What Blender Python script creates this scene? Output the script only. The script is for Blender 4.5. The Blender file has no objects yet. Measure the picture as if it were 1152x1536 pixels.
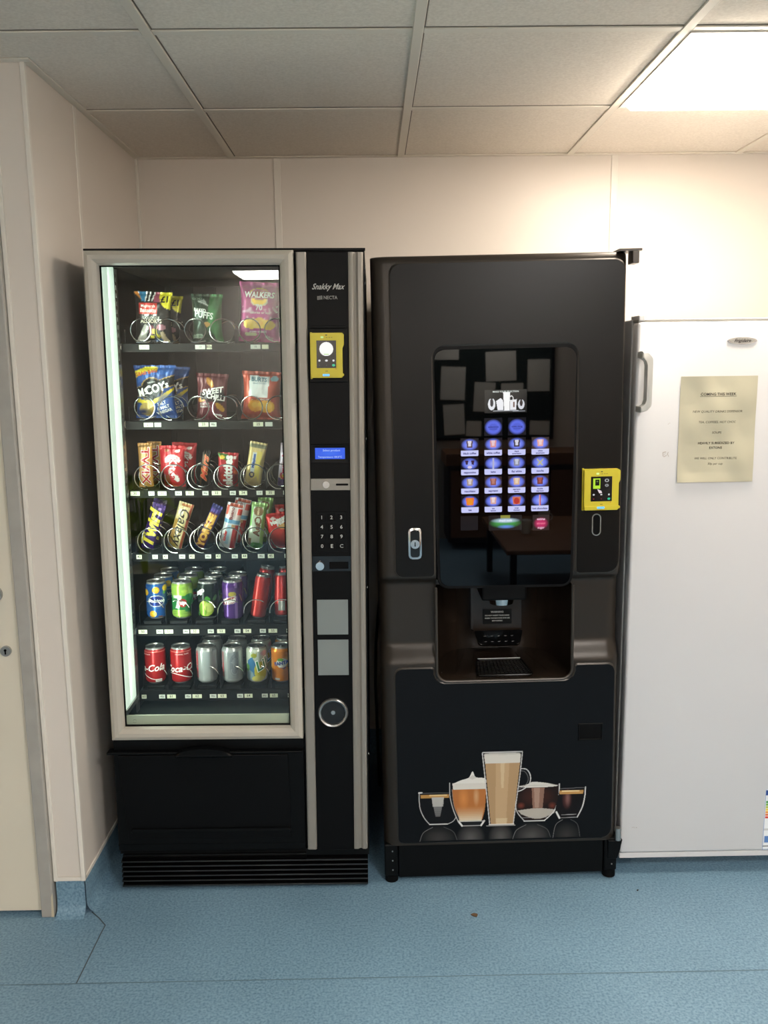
import bpy, bmesh, math, random
import numpy as np
from mathutils import Vector, Matrix, Euler
PI = math.pi
random.seed(7)
SC = bpy.context.scene
COL = SC.collection

# ------------------------------------------------------------------ camera
F_PX = 1308.86
CAM = (-0.0812, -3.269, 1.5178)
PITCH, YAW, ROLL = 0.1663, 0.0114, -0.0121
def cam_axes():
    cy, sy, cp, sp = math.cos(YAW), math.sin(YAW), math.cos(PITCH), math.sin(PITCH)
    f = Vector((sy*cp, cy*cp, -sp)); rt = Vector((cy, -sy, 0)); up = rt.cross(f)
    r2 = rt*math.cos(ROLL) + up*math.sin(ROLL); u2 = -rt*math.sin(ROLL) + up*math.cos(ROLL)
    return r2, u2, f
_r, _u, _f = cam_axes()
cd = bpy.data.cameras.new('camera'); cam = bpy.data.objects.new('camera', cd); COL.objects.link(cam)
cd.sensor_fit = 'VERTICAL'; cd.sensor_height = 24; cd.lens = F_PX*24/1536; cd.clip_start = 0.05
cam.matrix_world = Matrix(((_r.x, _u.x, -_f.x, CAM[0]), (_r.y, _u.y, -_f.y, CAM[1]), (_r.z, _u.z, -_f.z, CAM[2]), (0, 0, 0, 1)))
SC.camera = cam

# ------------------------------------------------------------------ light and exposure
SC.view_settings.view_transform = 'Standard'
SC.view_settings.look = 'None'
SC.view_settings.exposure = 0.36
SC.view_settings.gamma = 1.0
SC.view_settings.use_curve_mapping = False
w = bpy.data.worlds.new('world'); SC.world = w; w.use_nodes = True
w.node_tree.nodes['Background'].inputs[0].default_value = (0.55, 0.6, 0.7, 1)
w.node_tree.nodes['Background'].inputs[1].default_value = 0.2
PANEL_NEAR = 30.0      # emission of the ceiling panel over the machines
PANEL_ROOM = 46.0       # emission of the panels in the rest of the room
PANEL_COL = (1.0, 0.885, 0.745)
ROOM_COL = (1.0, 0.955, 0.905)
CABINET_TUBE_W = 5.8   # the lamp inside the snack machine
CEIL = 2.2525
SNACK_O = Vector((-0.4775, -0.91, 0.0)); SNACK_TILT = 0.0075
DRINK_O = Vector((0.28, -0.90, 0.0)); DRINK_TILT = -0.0108

def area_light(name, loc, rot, sx, sy, power, col):
    l = bpy.data.lights.new(name, 'AREA'); l.shape = 'RECTANGLE'; l.size = sx; l.size_y = sy
    l.energy = power; l.color = col
    o = bpy.data.objects.new(name, l); COL.objects.link(o); o.location = loc; o.rotation_euler = rot
    return o

# ------------------------------------------------------------------ materials
def lin(c):
    out = []
    for v in c[:3]:
        v = v/255.0
        out.append(v/12.92 if v <= 0.04045 else ((v+0.055)/1.055)**2.4)
    return tuple(out)
MATS = {}
def mat(name, col, rough=0.5, metal=0.0, spec=0.5, bump=None, vary=None, emit=None, estr=0.0, coat=0.0):
    if name in MATS: return MATS[name]
    m = bpy.data.materials.new(name); m.use_nodes = True; nt = m.node_tree; N = nt.nodes; L = nt.links
    b = N['Principled BSDF']
    c = lin(col) + (1,)
    b.inputs['Base Color'].default_value = c
    b.inputs['Roughness'].default_value = rough; b.inputs['Metallic'].default_value = metal
    b.inputs['Specular IOR Level'].default_value = spec
    b.inputs['Coat Weight'].default_value = coat
    if emit:
        b.inputs['Emission Color'].default_value = tuple(emit) + (1,); b.inputs['Emission Strength'].default_value = estr
    if vary or bump:
        tc = N.new('ShaderNodeTexCoord')
    if vary:      # (scale, amount)
        n = N.new('ShaderNodeTexNoise'); n.inputs['Scale'].default_value = vary[0]; n.inputs['Detail'].default_value = 4
        L.new(tc.outputs['Object'], n.inputs['Vector'])
        r = N.new('ShaderNodeValToRGB')
        k = vary[1]
        r.color_ramp.elements[0].position = 0.3; r.color_ramp.elements[1].position = 0.7
        r.color_ramp.elements[0].color = tuple(x*(1-k) for x in c[:3]) + (1,)
        r.color_ramp.elements[1].color = tuple(min(1, x*(1+k)) for x in c[:3]) + (1,)
        L.new(n.outputs['Fac'], r.inputs['Fac']); L.new(r.outputs['Color'], b.inputs['Base Color'])
    if bump:      # (scale, strength)
        n = N.new('ShaderNodeTexNoise'); n.inputs['Scale'].default_value = bump[0]; n.inputs['Detail'].default_value = 5
        L.new(tc.outputs['Object'], n.inputs['Vector'])
        bm_ = N.new('ShaderNodeBump'); bm_.inputs['Strength'].default_value = bump[1]; bm_.inputs['Distance'].default_value = 0.002
        L.new(n.outputs['Fac'], bm_.inputs['Height']); L.new(bm_.outputs['Normal'], b.inputs['Normal'])
    MATS[name] = m
    return m
def print_mat(name, rough, metal=0.0, emit=0.0, coat=0.0, black=False, bump=None):
    m = bpy.data.materials.new(name); m.use_nodes = True; nt = m.node_tree; b = nt.nodes['Principled BSDF']
    a = nt.nodes.new('ShaderNodeAttribute'); a.attribute_name = 'Col'
    b.inputs['Roughness'].default_value = rough; b.inputs['Metallic'].default_value = metal; b.inputs['Coat Weight'].default_value = coat
    if black: b.inputs['Base Color'].default_value = (0.004, 0.004, 0.005, 1)
    else: nt.links.new(a.outputs['Color'], b.inputs['Base Color'])
    if emit:
        nt.links.new(a.outputs['Color'], b.inputs['Emission Color']); b.inputs['Emission Strength'].default_value = emit
    if bump:
        tc = nt.nodes.new('ShaderNodeTexCoord'); n = nt.nodes.new('ShaderNodeTexNoise'); n.inputs['Scale'].default_value = bump[0]
        nt.links.new(tc.outputs['Object'], n.inputs['Vector'])
        bb = nt.nodes.new('ShaderNodeBump'); bb.inputs['Strength'].default_value = bump[1]; bb.inputs['Distance'].default_value = 0.003
        nt.links.new(n.outputs['Fac'], bb.inputs['Height']); nt.links.new(bb.outputs['Normal'], b.inputs['Normal'])
    MATS[name] = m
    return m
print_mat('print_matte', 0.7); print_mat('print_gloss', 0.3, coat=0.3); print_mat('print_foil', 0.28, 0.25, bump=(45, 0.5))
print_mat('print_can', 0.26, 0.45); print_mat('screen', 0.08, emit=0.72, black=True); print_mat('sticker', 0.35)
print_mat('panel_print', 0.45)
MATS['panel_print'].node_tree.nodes['Principled BSDF'].inputs['Specular IOR Level'].default_value = 0.14

mat('wall_panel', (216, 207, 197), 0.38, vary=(1.2, 0.02))
mat('wall_trim_white', (222, 216, 206), 0.35)
mat('ceiling_bar', (226, 218, 204), 0.5)
mat('tile_edge_shadow', (120, 112, 102), 0.9)
mat('black_steel', (5, 6, 7), 0.42, spec=0.14, bump=(300, 0.08))
mat('black_plastic', (4, 4, 5), 0.45, spec=0.14)
mat('black_gloss', (8, 8, 9), 0.12)
mat('black_matte', (4, 4, 5), 0.7, spec=0.12)
mat('interior_black', (6, 6, 7), 0.6, spec=0.2)
mat('shelf_grey', (20, 21, 20), 0.65, spec=0.25)
mat('interior_grey', (32, 37, 35), 0.6, spec=0.3)
mat('silver_frame', (176, 170, 158), 0.42, metal=0.0)
mat('silver_trim', (142, 137, 129), 0.36, metal=0.3)
mat('chrome', (205, 205, 205), 0.12, metal=1.0)
mat('steel', (170, 170, 168), 0.3, metal=0.9)
mat('spiral_wire', (200, 200, 196), 0.22, metal=1.0)
mat('bronze_plastic', (44, 38, 32), 0.34, metal=0.35, bump=(500, 0.05))
mat('panel_black', (8, 7, 6), 0.3, spec=0.22, bump=(600, 0.05))
mat('rim_bronze', (60, 55, 50), 0.3, metal=0.4)
mat('display_glass', (2, 2, 3), 0.02, spec=0.3)
mat('niche_brown', (36, 28, 22), 0.26, spec=0.4)
mat('reader_yellow', (206, 190, 44), 0.38)
mat('grey_square', (124, 131, 130), 0.5)
mat('fridge_white', (208, 207, 208), 0.3, bump=(140, 0.03))
mat('fridge_grey', (196, 194, 188), 0.35)
mat('door_cream', (216, 208, 190), 0.35, vary=(3, 0.02))
mat('jamb_grey', (160, 157, 150), 0.5, vary=(20, 0.06))
mat('dirty_cream', (196, 186, 160), 0.5)
mat('cream_metal', (186, 190, 170), 0.35)
mat('tube_glow', (235, 245, 232), 0.4, emit=(0.80, 1.0, 0.86), estr=0.46)
mat('cable', (14, 14, 14), 0.5)
mat('wood_table', (120, 80, 50), 0.45, vary=(8, 0.1))
mat('board_green', (20, 38, 34), 0.8)
mat('paper_white', (225, 222, 212), 0.8)
mat('leaf_green', (176, 205, 70), 0.5, vary=(12, 0.15))
mat('cup_white', (225, 222, 215), 0.3)
mat('dark_cloth', (22, 22, 26), 0.9)
mat('brown_crumb', (92, 70, 48), 0.8)
mat('dark_crumb', (50, 46, 44), 0.8)
mat('seam_dark', (66, 78, 84), 0.7)
mat('seam_pale', (88, 112, 124), 0.6)
mat('stain_grey', (170, 165, 158), 0.7)
mat('led_blue', (60, 130, 255), 0.3, emit=(0.1, 0.35, 1.0), estr=1.1)

def m_floor():
    m = bpy.data.materials.new('blue_vinyl'); m.use_nodes = True; nt = m.node_tree; N = nt.nodes; L = nt.links; b = N['Principled BSDF']
    tc = N.new('ShaderNodeTexCoord')
    n1 = N.new('ShaderNodeTexNoise'); n1.inputs['Scale'].default_value = 160; n1.inputs['Detail'].default_value = 3
    n2 = N.new('ShaderNodeTexNoise'); n2.inputs['Scale'].default_value = 2.2; n2.inputs['Detail'].default_value = 5
    v = N.new('ShaderNodeTexVoronoi'); v.inputs['Scale'].default_value = 90
    for q in (n1, n2, v): L.new(tc.outputs['Object'], q.inputs['Vector'])
    r = N.new('ShaderNodeValToRGB'); e = r.color_ramp.elements
    e[0].position = 0.34; e[0].color = lin((92, 124, 146)) + (1,); e[1].position = 0.62; e[1].color = lin((124, 156, 176)) + (1,)
    L.new(n1.outputs['Fac'], r.inputs['Fac'])
    r2 = N.new('ShaderNodeValToRGB'); e = r2.color_ramp.elements
    e[0].position = 0.3; e[0].color = (0.82, 0.84, 0.85, 1); e[1].position = 0.6; e[1].color = (1, 1, 1, 1)
    L.new(n2.outputs['Fac'], r2.inputs['Fac'])
    r3 = N.new('ShaderNodeValToRGB'); e = r3.color_ramp.elements
    e[0].position = 0.03; e[0].color = (0.55, 0.6, 0.62, 1); e[1].position = 0.09; e[1].color = (1, 1, 1, 1)
    L.new(v.outputs['Distance'], r3.inputs['Fac'])
    mx = N.new('ShaderNodeMix'); mx.data_type = 'RGBA'; mx.blend_type = 'MULTIPLY'; mx.inputs[0].default_value = 1
    L.new(r.outputs['Color'], mx.inputs[6]); L.new(r2.outputs['Color'], mx.inputs[7])
    mx2 = N.new('ShaderNodeMix'); mx2.data_type = 'RGBA'; mx2.blend_type = 'MULTIPLY'; mx2.inputs[0].default_value = 0.6
    L.new(mx.outputs[2], mx2.inputs[6]); L.new(r3.outputs['Color'], mx2.inputs[7])
    L.new(mx2.outputs[2], b.inputs['Base Color']); b.inputs['Roughness'].default_value = 0.48
    MATS['blue_vinyl'] = m
m_floor()
def m_tile():
    m = bpy.data.materials.new('ceiling_tile'); m.use_nodes = True; nt = m.node_tree; N = nt.nodes; L = nt.links; b = N['Principled BSDF']
    tc = N.new('ShaderNodeTexCoord'); n1 = N.new('ShaderNodeTexNoise'); n1.inputs['Scale'].default_value = 140; n1.inputs['Detail'].default_value = 4
    L.new(tc.outputs['Object'], n1.inputs['Vector'])
    r = N.new('ShaderNodeValToRGB'); e = r.color_ramp.elements
    e[0].position = 0.3; e[0].color = lin((220, 210, 196)) + (1,); e[1].position = 0.7; e[1].color = lin((236, 227, 214)) + (1,)
    L.new(n1.outputs['Fac'], r.inputs['Fac']); L.new(r.outputs['Color'], b.inputs['Base Color']); b.inputs['Roughness'].default_value = 0.9
    bb = N.new('ShaderNodeBump'); bb.inputs['Strength'].default_value = 0.25; bb.inputs['Distance'].default_value = 0.002
    L.new(n1.outputs['Fac'], bb.inputs['Height']); L.new(bb.outputs['Normal'], b.inputs['Normal'])
    MATS['ceiling_tile'] = m
m_tile()
def m_glass():
    m = bpy.data.materials.new('clear_pane'); m.use_nodes = True; nt = m.node_tree; N = nt.nodes; L = nt.links
    N.remove(N['Principled BSDF']); out = N['Material Output']
    t = N.new('ShaderNodeBsdfTransparent'); t.inputs[0].default_value = (0.955, 0.98, 0.96, 1)
    g = N.new('ShaderNodeBsdfGlossy'); g.inputs['Roughness'].default_value = 0.01
    lw = N.new('ShaderNodeLayerWeight'); lw.inputs['Blend'].default_value = 0.5
    p = N.new('ShaderNodeMath'); p.operation = 'POWER'; p.inputs[1].default_value = 5
    q = N.new('ShaderNodeMath'); q.operation = 'MULTIPLY_ADD'; q.inputs[1].default_value = 0.95; q.inputs[2].default_value = 0.036
    L.new(lw.outputs['Facing'], p.inputs[0]); L.new(p.outputs[0], q.inputs[0])
    mx = N.new('ShaderNodeMixShader'); L.new(q.outputs[0], mx.inputs[0]); L.new(t.outputs[0], mx.inputs[1]); L.new(g.outputs[0], mx.inputs[2])
    L.new(mx.outputs[0], out.inputs['Surface'])
    MATS['clear_pane'] = m
m_glass()
def m_emit(name, col, s):
    m = bpy.data.materials.new(name); m.use_nodes = True; nt = m.node_tree; N = nt.nodes
    N.remove(N['Principled BSDF']); e = N.new('ShaderNodeEmission'); e.inputs[0].default_value = tuple(col) + (1,); e.inputs[1].default_value = s
    nt.links.new(e.outputs[0], N['Material Output'].inputs['Surface']); MATS[name] = m
m_emit('panel_near_glow', PANEL_COL, PANEL_NEAR); m_emit('panel_room_glow', ROOM_COL, PANEL_ROOM)

# ------------------------------------------------------------------ mesh helpers
def link(name, me, m=None, parent=None):
    o = bpy.data.objects.new(name, me); COL.objects.link(o)
    if m is not None and not me.materials: me.materials.append(MATS[m] if isinstance(m, str) else m)
    if parent is not None: o.parent = parent
    return o
def obj(name, bm, m, parent=None, org=(0, 0, 0), smooth=False, recalc=True):
    if recalc: bmesh.ops.recalc_face_normals(bm, faces=bm.faces)
    if any(org): bmesh.ops.translate(bm, vec=-Vector(org), verts=bm.verts)
    me = bpy.data.meshes.new(name); bm.to_mesh(me); bm.free()
    if smooth:
        me.polygons.foreach_set('use_smooth', [True]*len(me.polygons))
        me.set_sharp_from_angle(angle=math.radians(38))
    return link(name, me, m, parent)
def empty(name, loc, label=None, cat=None, group=None, rot=(0, 0, 0)):
    o = bpy.data.objects.new(name, None); COL.objects.link(o); o.location = loc; o.rotation_euler = rot; o.empty_display_size = 0.05
    return tag(o, label, cat, group)
def tag(o, label=None, cat=None, group=None, kind=None):
    if label: o['label'] = label
    if cat: o['category'] = cat
    if group: o['group'] = group
    if kind: o['kind'] = kind
    return o
def struct(name, bm, m, smooth=False): return tag(obj(name, bm, m, smooth=smooth), kind='structure')
def box(bm, x0, y0, z0, x1, y1, z1, bev=0.0, seg=2):
    r = bmesh.ops.create_cube(bm, size=1.0); vs = r['verts']
    for v in vs:
        v.co = Vector(((x0+x1)/2 + v.co.x*(x1-x0), (y0+y1)/2 + v.co.y*(y1-y0), (z0+z1)/2 + v.co.z*(z1-z0)))
    if bev:
        es = list({e for v in vs for e in v.link_edges})
        bmesh.ops.bevel(bm, geom=es, offset=bev, segments=seg, affect='EDGES', profile=0.5)
    return bm
def nb(): return bmesh.new()
def cyl(bm, c, r, d, axis='z', seg=32, r2=None, bev=0.0):
    q = bmesh.ops.create_cone(bm, cap_ends=True, segments=seg, radius1=r, radius2=r if r2 is None else r2, depth=d)
    R = {'z': Matrix.Identity(4), 'y': Matrix.Rotation(PI/2, 4, 'X'), 'x': Matrix.Rotation(PI/2, 4, 'Y')}[axis]
    bmesh.ops.transform(bm, matrix=Matrix.Translation(c) @ R, verts=q['verts'])
    return q['verts']
def tube(bm, pts, r, seg=8, caps=True, closed=False):
    pts = [Vector(p) for p in pts]; n = len(pts); rings = []
    t0 = (pts[1]-pts[0]).normalized(); up = Vector((0, 0, 1)) if abs(t0.z) < 0.9 else Vector((1, 0, 0))
    nrm = t0.cross(up).normalized()
    for i, p in enumerate(pts):
        if closed: t = (pts[(i+1) % n]-pts[i-1]).normalized()
        else: t = (pts[min(i+1, n-1)]-pts[max(i-1, 0)]).normalized()
        nrm = (nrm - t*nrm.dot(t)).normalized(); b = t.cross(nrm)
        rr = r[i] if isinstance(r, (list, tuple)) else r
        rings.append([bm.verts.new(p + (nrm*math.cos(a) + b*math.sin(a))*rr) for a in [2*PI*k/seg for k in range(seg)]])
    for i in range(n if closed else n-1):
        A, B = rings[i], rings[(i+1) % n]
        for k in range(seg): bm.faces.new((A[k], A[(k+1) % seg], B[(k+1) % seg], B[k]))
    if caps and not closed:
        bm.faces.new(rings[0][::-1]); bm.faces.new(rings[-1])
def lathe(bm, prof, seg=40, c=(0, 0, 0)):
    rings = []
    for r, z in prof:
        if r < 1e-6: rings.append([bm.verts.new((c[0], c[1], c[2]+z))])
        else: rings.append([bm.verts.new((c[0]+r*math.cos(2*PI*k/seg), c[1]+r*math.sin(2*PI*k/seg), c[2]+z)) for k in range(seg)])
    for A, B in zip(rings[:-1], rings[1:]):
        for k in range(seg):
            a = [A[k % len(A)], A[(k+1) % len(A)], B[(k+1) % len(B)], B[k % len(B)]]
            u = []
            for v in a:
                if v not in u: u.append(v)
            if len(u) > 2: bm.faces.new(u)
def rpoly(pts, rad, seg=6):
    """round the corners of a polygon; rad is one radius or one for each corner"""
    out = []; n = len(pts)
    for i, p in enumerate(pts):
        r = rad[i] if isinstance(rad, (list, tuple)) else rad
        p = Vector(p[:2]); a = Vector(pts[i-1][:2]); b = Vector(pts[(i+1) % n][:2])
        if r <= 0: out.append(tuple(p)); continue
        da = (a-p).normalized(); db = (b-p).normalized(); ang = da.angle(db)
        t = r/math.tan(ang/2); cc = p + (da+db).normalized()*(r/math.sin(ang/2))
        s = p + da*t; e = p + db*t
        a0 = math.atan2(s.y-cc.y, s.x-cc.x); a1 = math.atan2(e.y-cc.y, e.x-cc.x); d = a1-a0
        while d > PI: d -= 2*PI
        while d < -PI: d += 2*PI
        for k in range(seg+1): out.append((cc.x + r*math.cos(a0+d*k/seg), cc.y + r*math.sin(a0+d*k/seg)))
    return out
def rrect(x0, z0, x1, z1, r, seg=6): return rpoly([(x0, z0), (x1, z0), (x1, z1), (x0, z1)], r, seg)
def prism(bm, pts, yf, yb, bev=0.0, seg=2):
    """a plate standing in the xz plane: front face at yf, back at yb"""
    fv = [bm.verts.new((p[0], yf, p[1])) for p in pts]; bv = [bm.verts.new((p[0], yb, p[1])) for p in pts]; n = len(pts)
    f = bm.faces.new(fv); bm.faces.new(bv[::-1])
    for i in range(n): bm.faces.new((fv[i], fv[(i+1) % n], bv[(i+1) % n], bv[i]))
    if bev: bmesh.ops.bevel(bm, geom=list(f.edges), offset=bev, segments=seg, affect='EDGES', profile=0.5)
def frame_sweep(bm, x0, z0, x1, z1, prof):
    """mitred rectangular frame: prof is (inset from the outer edge, y)"""
    rings = []
    for d, y in prof:
        rings.append([bm.verts.new(c) for c in ((x0+d, y, z0+d), (x1-d, y, z0+d), (x1-d, y, z1-d), (x0+d, y, z1-d))])
    for i in range(len(rings)):
        A, B = rings[i], rings[(i+1) % len(rings)]
        for k in range(4): bm.faces.new((A[k], A[(k+1) % 4], B[(k+1) % 4], B[k]))

# ------------------------------------------------------------------ printed surfaces
def set_cols(me, cols):
    a = me.color_attributes.new('Col', 'FLOAT_COLOR', 'POINT')
    c = np.ones((len(me.vertices), 4), np.float32); c[:, :3] = cols; a.data.foreach_set('color', c.ravel())
class Art:
    """paints colours on a sheet; lengths in mm, x to the right, y up"""
    def __init__(s, x, y, base):
        s.x, s.y = x, y; s.c = np.tile(np.array(lin(base)), (x.size, 1)).reshape(x.shape + (3,))
    def put(s, m, col, a=1.0):
        m = np.clip(m, 0, 1)[..., None]*a; s.c = s.c*(1-m) + np.array(lin(col))*m
    def loc(s, cx, cy, rot):
        r = math.radians(rot); dx, dy = s.x-cx, s.y-cy
        return dx*math.cos(r)+dy*math.sin(r), -dx*math.sin(r)+dy*math.cos(r)
    def ell(s, cx, cy, rx, ry, col, rot=0, a=1.0, soft=0.0):
        u, v = s.loc(cx, cy, rot); d = np.sqrt((u/rx)**2+(v/ry)**2)
        s.put((1-d)/max(soft, 1e-3) if soft else (d < 1)*1.0, col, a)
    def rect(s, cx, cy, w, h, col, rot=0, a=1.0):
        u, v = s.loc(cx, cy, rot); s.put(((abs(u) < w/2) & (abs(v) < h/2))*1.0, col, a)
    def ring(s, cx, cy, rx, ry, t, col, rot=0, a=1.0):
        u, v = s.loc(cx, cy, rot); d = np.sqrt((u/rx)**2+(v/ry)**2); s.put((abs(d-1) < t/min(rx, ry))*1.0, col, a)
    def poly(s, pts, col, a=1.0):
        m = np.zeros(s.x.shape, bool); n = len(pts)
        for i in range(n):
            (x0, y0), (x1, y1) = pts[i], pts[(i+1) % n]
            if y0 == y1: continue
            c = ((y0 > s.y) != (y1 > s.y)) & (s.x < (x1-x0)*(s.y-y0)/(y1-y0)+x0); m ^= c
        s.put(m*1.0, col, a)
    def line(s, pts, wd, col, a=1.0):
        m = np.zeros(s.x.shape)
        for (x0, y0), (x1, y1) in zip(pts[:-1], pts[1:]):
            L2 = (x1-x0)**2+(y1-y0)**2+1e-9; t = np.clip(((s.x-x0)*(x1-x0)+(s.y-y0)*(y1-y0))/L2, 0, 1)
            d = np.hypot(s.x-x0-t*(x1-x0), s.y-y0-t*(y1-y0)); m = np.maximum(m, np.clip(wd/2+0.25-d, 0, 0.5)*2)
        s.put(m, col, a)
def sheet_mesh(name, nx, ny, w, h, pos, art, back=None, x0=None):
    """a grid w x h mm; pos(x, y) gives metres; art(Art) paints it; back(x, y) closes it behind"""
    x0 = -w/2 if x0 is None else x0
    xs = np.linspace(x0, x0+w, nx); ys = np.linspace(0, h, ny); X, Y = np.meshgrid(xs, ys)
    A = Art(X, Y, (128, 128, 128)); art(A)
    P = pos(X, Y).reshape(-1, 3); C = A.c.reshape(-1, 3)
    idx = np.arange(nx*ny).reshape(ny, nx)
    f = np.stack([idx[:-1, :-1], idx[:-1, 1:], idx[1:, 1:], idx[1:, :-1]], -1).reshape(-1, 4)
    if back is not None:
        Pb = back(X, Y).reshape(-1, 3); n = len(P)
        P = np.vstack([P, Pb]); C = np.vstack([C, np.tile(C.mean(0), (n, 1))]); f = np.vstack([f, f[:, ::-1]+n])
    me = bpy.data.meshes.new(name); me.from_pydata(P.tolist(), [], f.tolist()); me.update()
    me.polygons.foreach_set('use_smooth', [True]*len(me.polygons)); set_cols(me, C)
    return me
_tc = {}
def text_raw(body, bold=0.0, shear=0.0, align='CENTER', space=1.0):
    k = (body, bold, shear, align, space)
    if k not in _tc:
        cu = bpy.data.curves.new('text', 'FONT'); cu.body = body; cu.size = 1.0; cu.align_x = align; cu.align_y = 'CENTER'
        cu.shear = shear; cu.offset = bold; cu.resolution_u = 2; cu.space_character = space
        o = bpy.data.objects.new('text', cu); COL.objects.link(o)
        me = bpy.data.meshes.new_from_object(o, depsgraph=bpy.context.evaluated_depsgraph_get())
        bpy.data.objects.remove(o); bpy.data.curves.remove(cu)
        V = np.array([v.co[:2] for v in me.vertices]) if len(me.vertices) else np.zeros((0, 2))
        Fc = [tuple(p.vertices) for p in me.polygons]; bpy.data.meshes.remove(me); _tc[k] = (V, Fc)
    return _tc[k]
class Ink:
    """collects lettering (mm, on the same sheet as an Art) into one mesh"""
    def __init__(s): s.v = []; s.f = []; s.c = []; s.l = []; s.last = None; s.lev = 0
    def text(s, body, cx, cy, size, col, rot=0, bold=0.0, shear=0.0, align='CENTER', sx=1.0, space=1.0, arc=0.0):
        V, Fc = text_raw(body, bold, shear, align, space); b = len(s.v)
        r = math.radians(rot); c = lin(col)
        s.lev = s.lev+1 if s.last == (body, cx, cy) else 0; s.last = (body, cx, cy)      # a fill printed over its own outline
        s.l += [s.lev]*len(V)
        for x, y in V:
            x *= size*sx; y *= size; y += arc*x*x
            s.v.append((cx+x*math.cos(r)-y*math.sin(r), cy+x*math.sin(r)+y*math.cos(r))); s.c.append(c)
        s.f += [tuple(i+b for i in q) for q in Fc]
        return s
    def strip(s, pts, wd, col):
        b = len(s.v); n = len(pts); c = lin(col)
        for i, (x, y) in enumerate(pts):
            ax, ay = pts[max(i-1, 0)]; bx, by = pts[min(i+1, n-1)]; L = math.hypot(bx-ax, by-ay) or 1
            wv = wd[i] if isinstance(wd, (list, tuple)) else wd
            nx_, ny_ = -(by-ay)/L*wv/2, (bx-ax)/L*wv/2
            s.v += [(x+nx_, y+ny_), (x-nx_, y-ny_)]; s.c += [c, c]; s.l += [0, 0]
        for i in range(n-1): s.f.append((b+2*i, b+2*i+1, b+2*i+3, b+2*i+2))
        return s
    def box(s, cx, cy, w_, h_, col, rot=0):
        r = math.radians(rot); b = len(s.v)
        for x, y in ((-w_/2, -h_/2), (w_/2, -h_/2), (w_/2, h_/2), (-w_/2, h_/2)):
            s.v.append((cx+x*math.cos(r)-y*math.sin(r), cy+x*math.sin(r)+y*math.cos(r))); s.c.append(lin(col)); s.l.append(0)
        s.f.append((b, b+1, b+2, b+3)); return s
    def mesh(s, pos, name='lettering', maxlen=None):
        me = bpy.data.meshes.new(name)
        if maxlen:
            bm = nb(); lay = bm.verts.layers.float_vector.new('c'); vs = [bm.verts.new((x, y, lv)) for (x, y), lv in zip(s.v, s.l)]
            for v, c in zip(vs, s.c): v[lay] = c
            for q in s.f:
                try: bm.faces.new([vs[i] for i in q])
                except ValueError: pass
            for _ in range(3):
                es = [e for e in bm.edges if e.calc_length() > maxlen]
                if not es: break
                bmesh.ops.subdivide_edges(bm, edges=es, cuts=1)
            bmesh.ops.triangulate(bm, faces=bm.faces)
            bm.verts.index_update()
            V = np.array([v.co[:2] for v in bm.verts]); LV = np.array([v.co[2] for v in bm.verts]); C = np.array([v[lay][:] for v in bm.verts]); Fc = [tuple(v.index for v in f.verts) for f in bm.faces]; bm.free()
        else: V = np.array(s.v); C = np.array(s.c); Fc = s.f; LV = np.array(s.l, float)
        P = pos(V[:, 0], V[:, 1]); P[:, 1] -= LV*0.0005; me.from_pydata(P.tolist(), [], Fc); me.update(); set_cols(me, C)
        return me
def flat_pos(cx, y, z0):
    """sheet mm -> a vertical plane facing the room"""
    return lambda X, Y: np.stack([cx + X/1000, np.full_like(X, y, dtype=float), z0 + Y/1000], -1)
def shifted(fn, d): return lambda X, Y: fn(X, Y) + np.array(d)

# ================================================================== SETTING
bm = nb(); box(bm, -2.6, -6.1, -0.02, 2.3, 0.0, 0.0); struct('floor', bm, 'blue_vinyl')
bm = nb(); box(bm, -2.6, -6.1, CEIL, 2.3, 0.0, CEIL+0.02); struct('ceiling', bm, 'ceiling_tile')
bm = nb(); box(bm, -0.93, 0.0, 0.1, 2.3, 0.03, CEIL); struct('wall_back', bm, 'wall_panel')
bm = nb(); box(bm, -0.94, -1.008, 0.1, -0.9107, 0.03, CEIL); struct('wall_left', bm, 'wall_panel')
bm = nb(); box(bm, -0.995, -1.008, 0.1, -0.94, -0.985, CEIL); box(bm, -2.6, -1.008, 2.06, -0.995, -0.985, CEIL); box(bm, -2.6, -1.008, 0.0, -1.9, -0.985, 2.06)
struct('wall_door_side', bm, 'wall_panel')
bm = nb(); box(bm, 2.3, -6.1, 0.0, 2.33, 0.0, CEIL); struct('wall_right', bm, 'wall_panel')
bm = nb(); box(bm, -2.63, -6.1, 0.0, -2.6, -0.98, CEIL); struct('wall_far_left', bm, 'wall_panel')
bm = nb(); box(bm, -2.6, -6.13, 0.0, 2.3, -6.1, CEIL); struct('wall_front', bm, 'wall_panel')
# coved vinyl skirting with its white capping strip
def cove(bm, a, b, nrm):
    """a, b on the wall line; nrm into the room"""
    a, b, n = Vector((*a, 0)), Vector((*b, 0)), Vector((*nrm, 0))
    prof = [(0.0, 0.1), (0.0028, 0.1), (0.0028, 0.035)] + [(0.0028+0.03*(1-math.cos(t)), 0.035-0.0345*math.sin(t)) for t in (0.3, 0.6, 0.9, 1.2, PI/2)]
    prof += [(0.0328, 0.0)]
    A = [bm.verts.new(a+n*d+Vector((0, 0, z))) for d, z in prof]; B = [bm.verts.new(b+n*d+Vector((0, 0, z))) for d, z in prof]
    for i in range(len(prof)-1): bm.faces.new((A[i], A[i+1], B[i+1], B[i]))
bm = nb(); cove(bm, (-0.9107, -1.01), (-0.9107, 0), (1, 0)); struct('baseboard_left', bm, 'blue_vinyl', smooth=True)
bm = nb(); cove(bm, (-0.9107, 0), (2.3, 0), (0, -1)); struct('baseboard_back', bm, 'blue_vinyl', smooth=True)
bm = nb(); cove(bm, (-0.99, -1.008), (-0.9107, -1.008), (0, -1)); struct('baseboard_door_side', bm, 'blue_vinyl', smooth=True)
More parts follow.
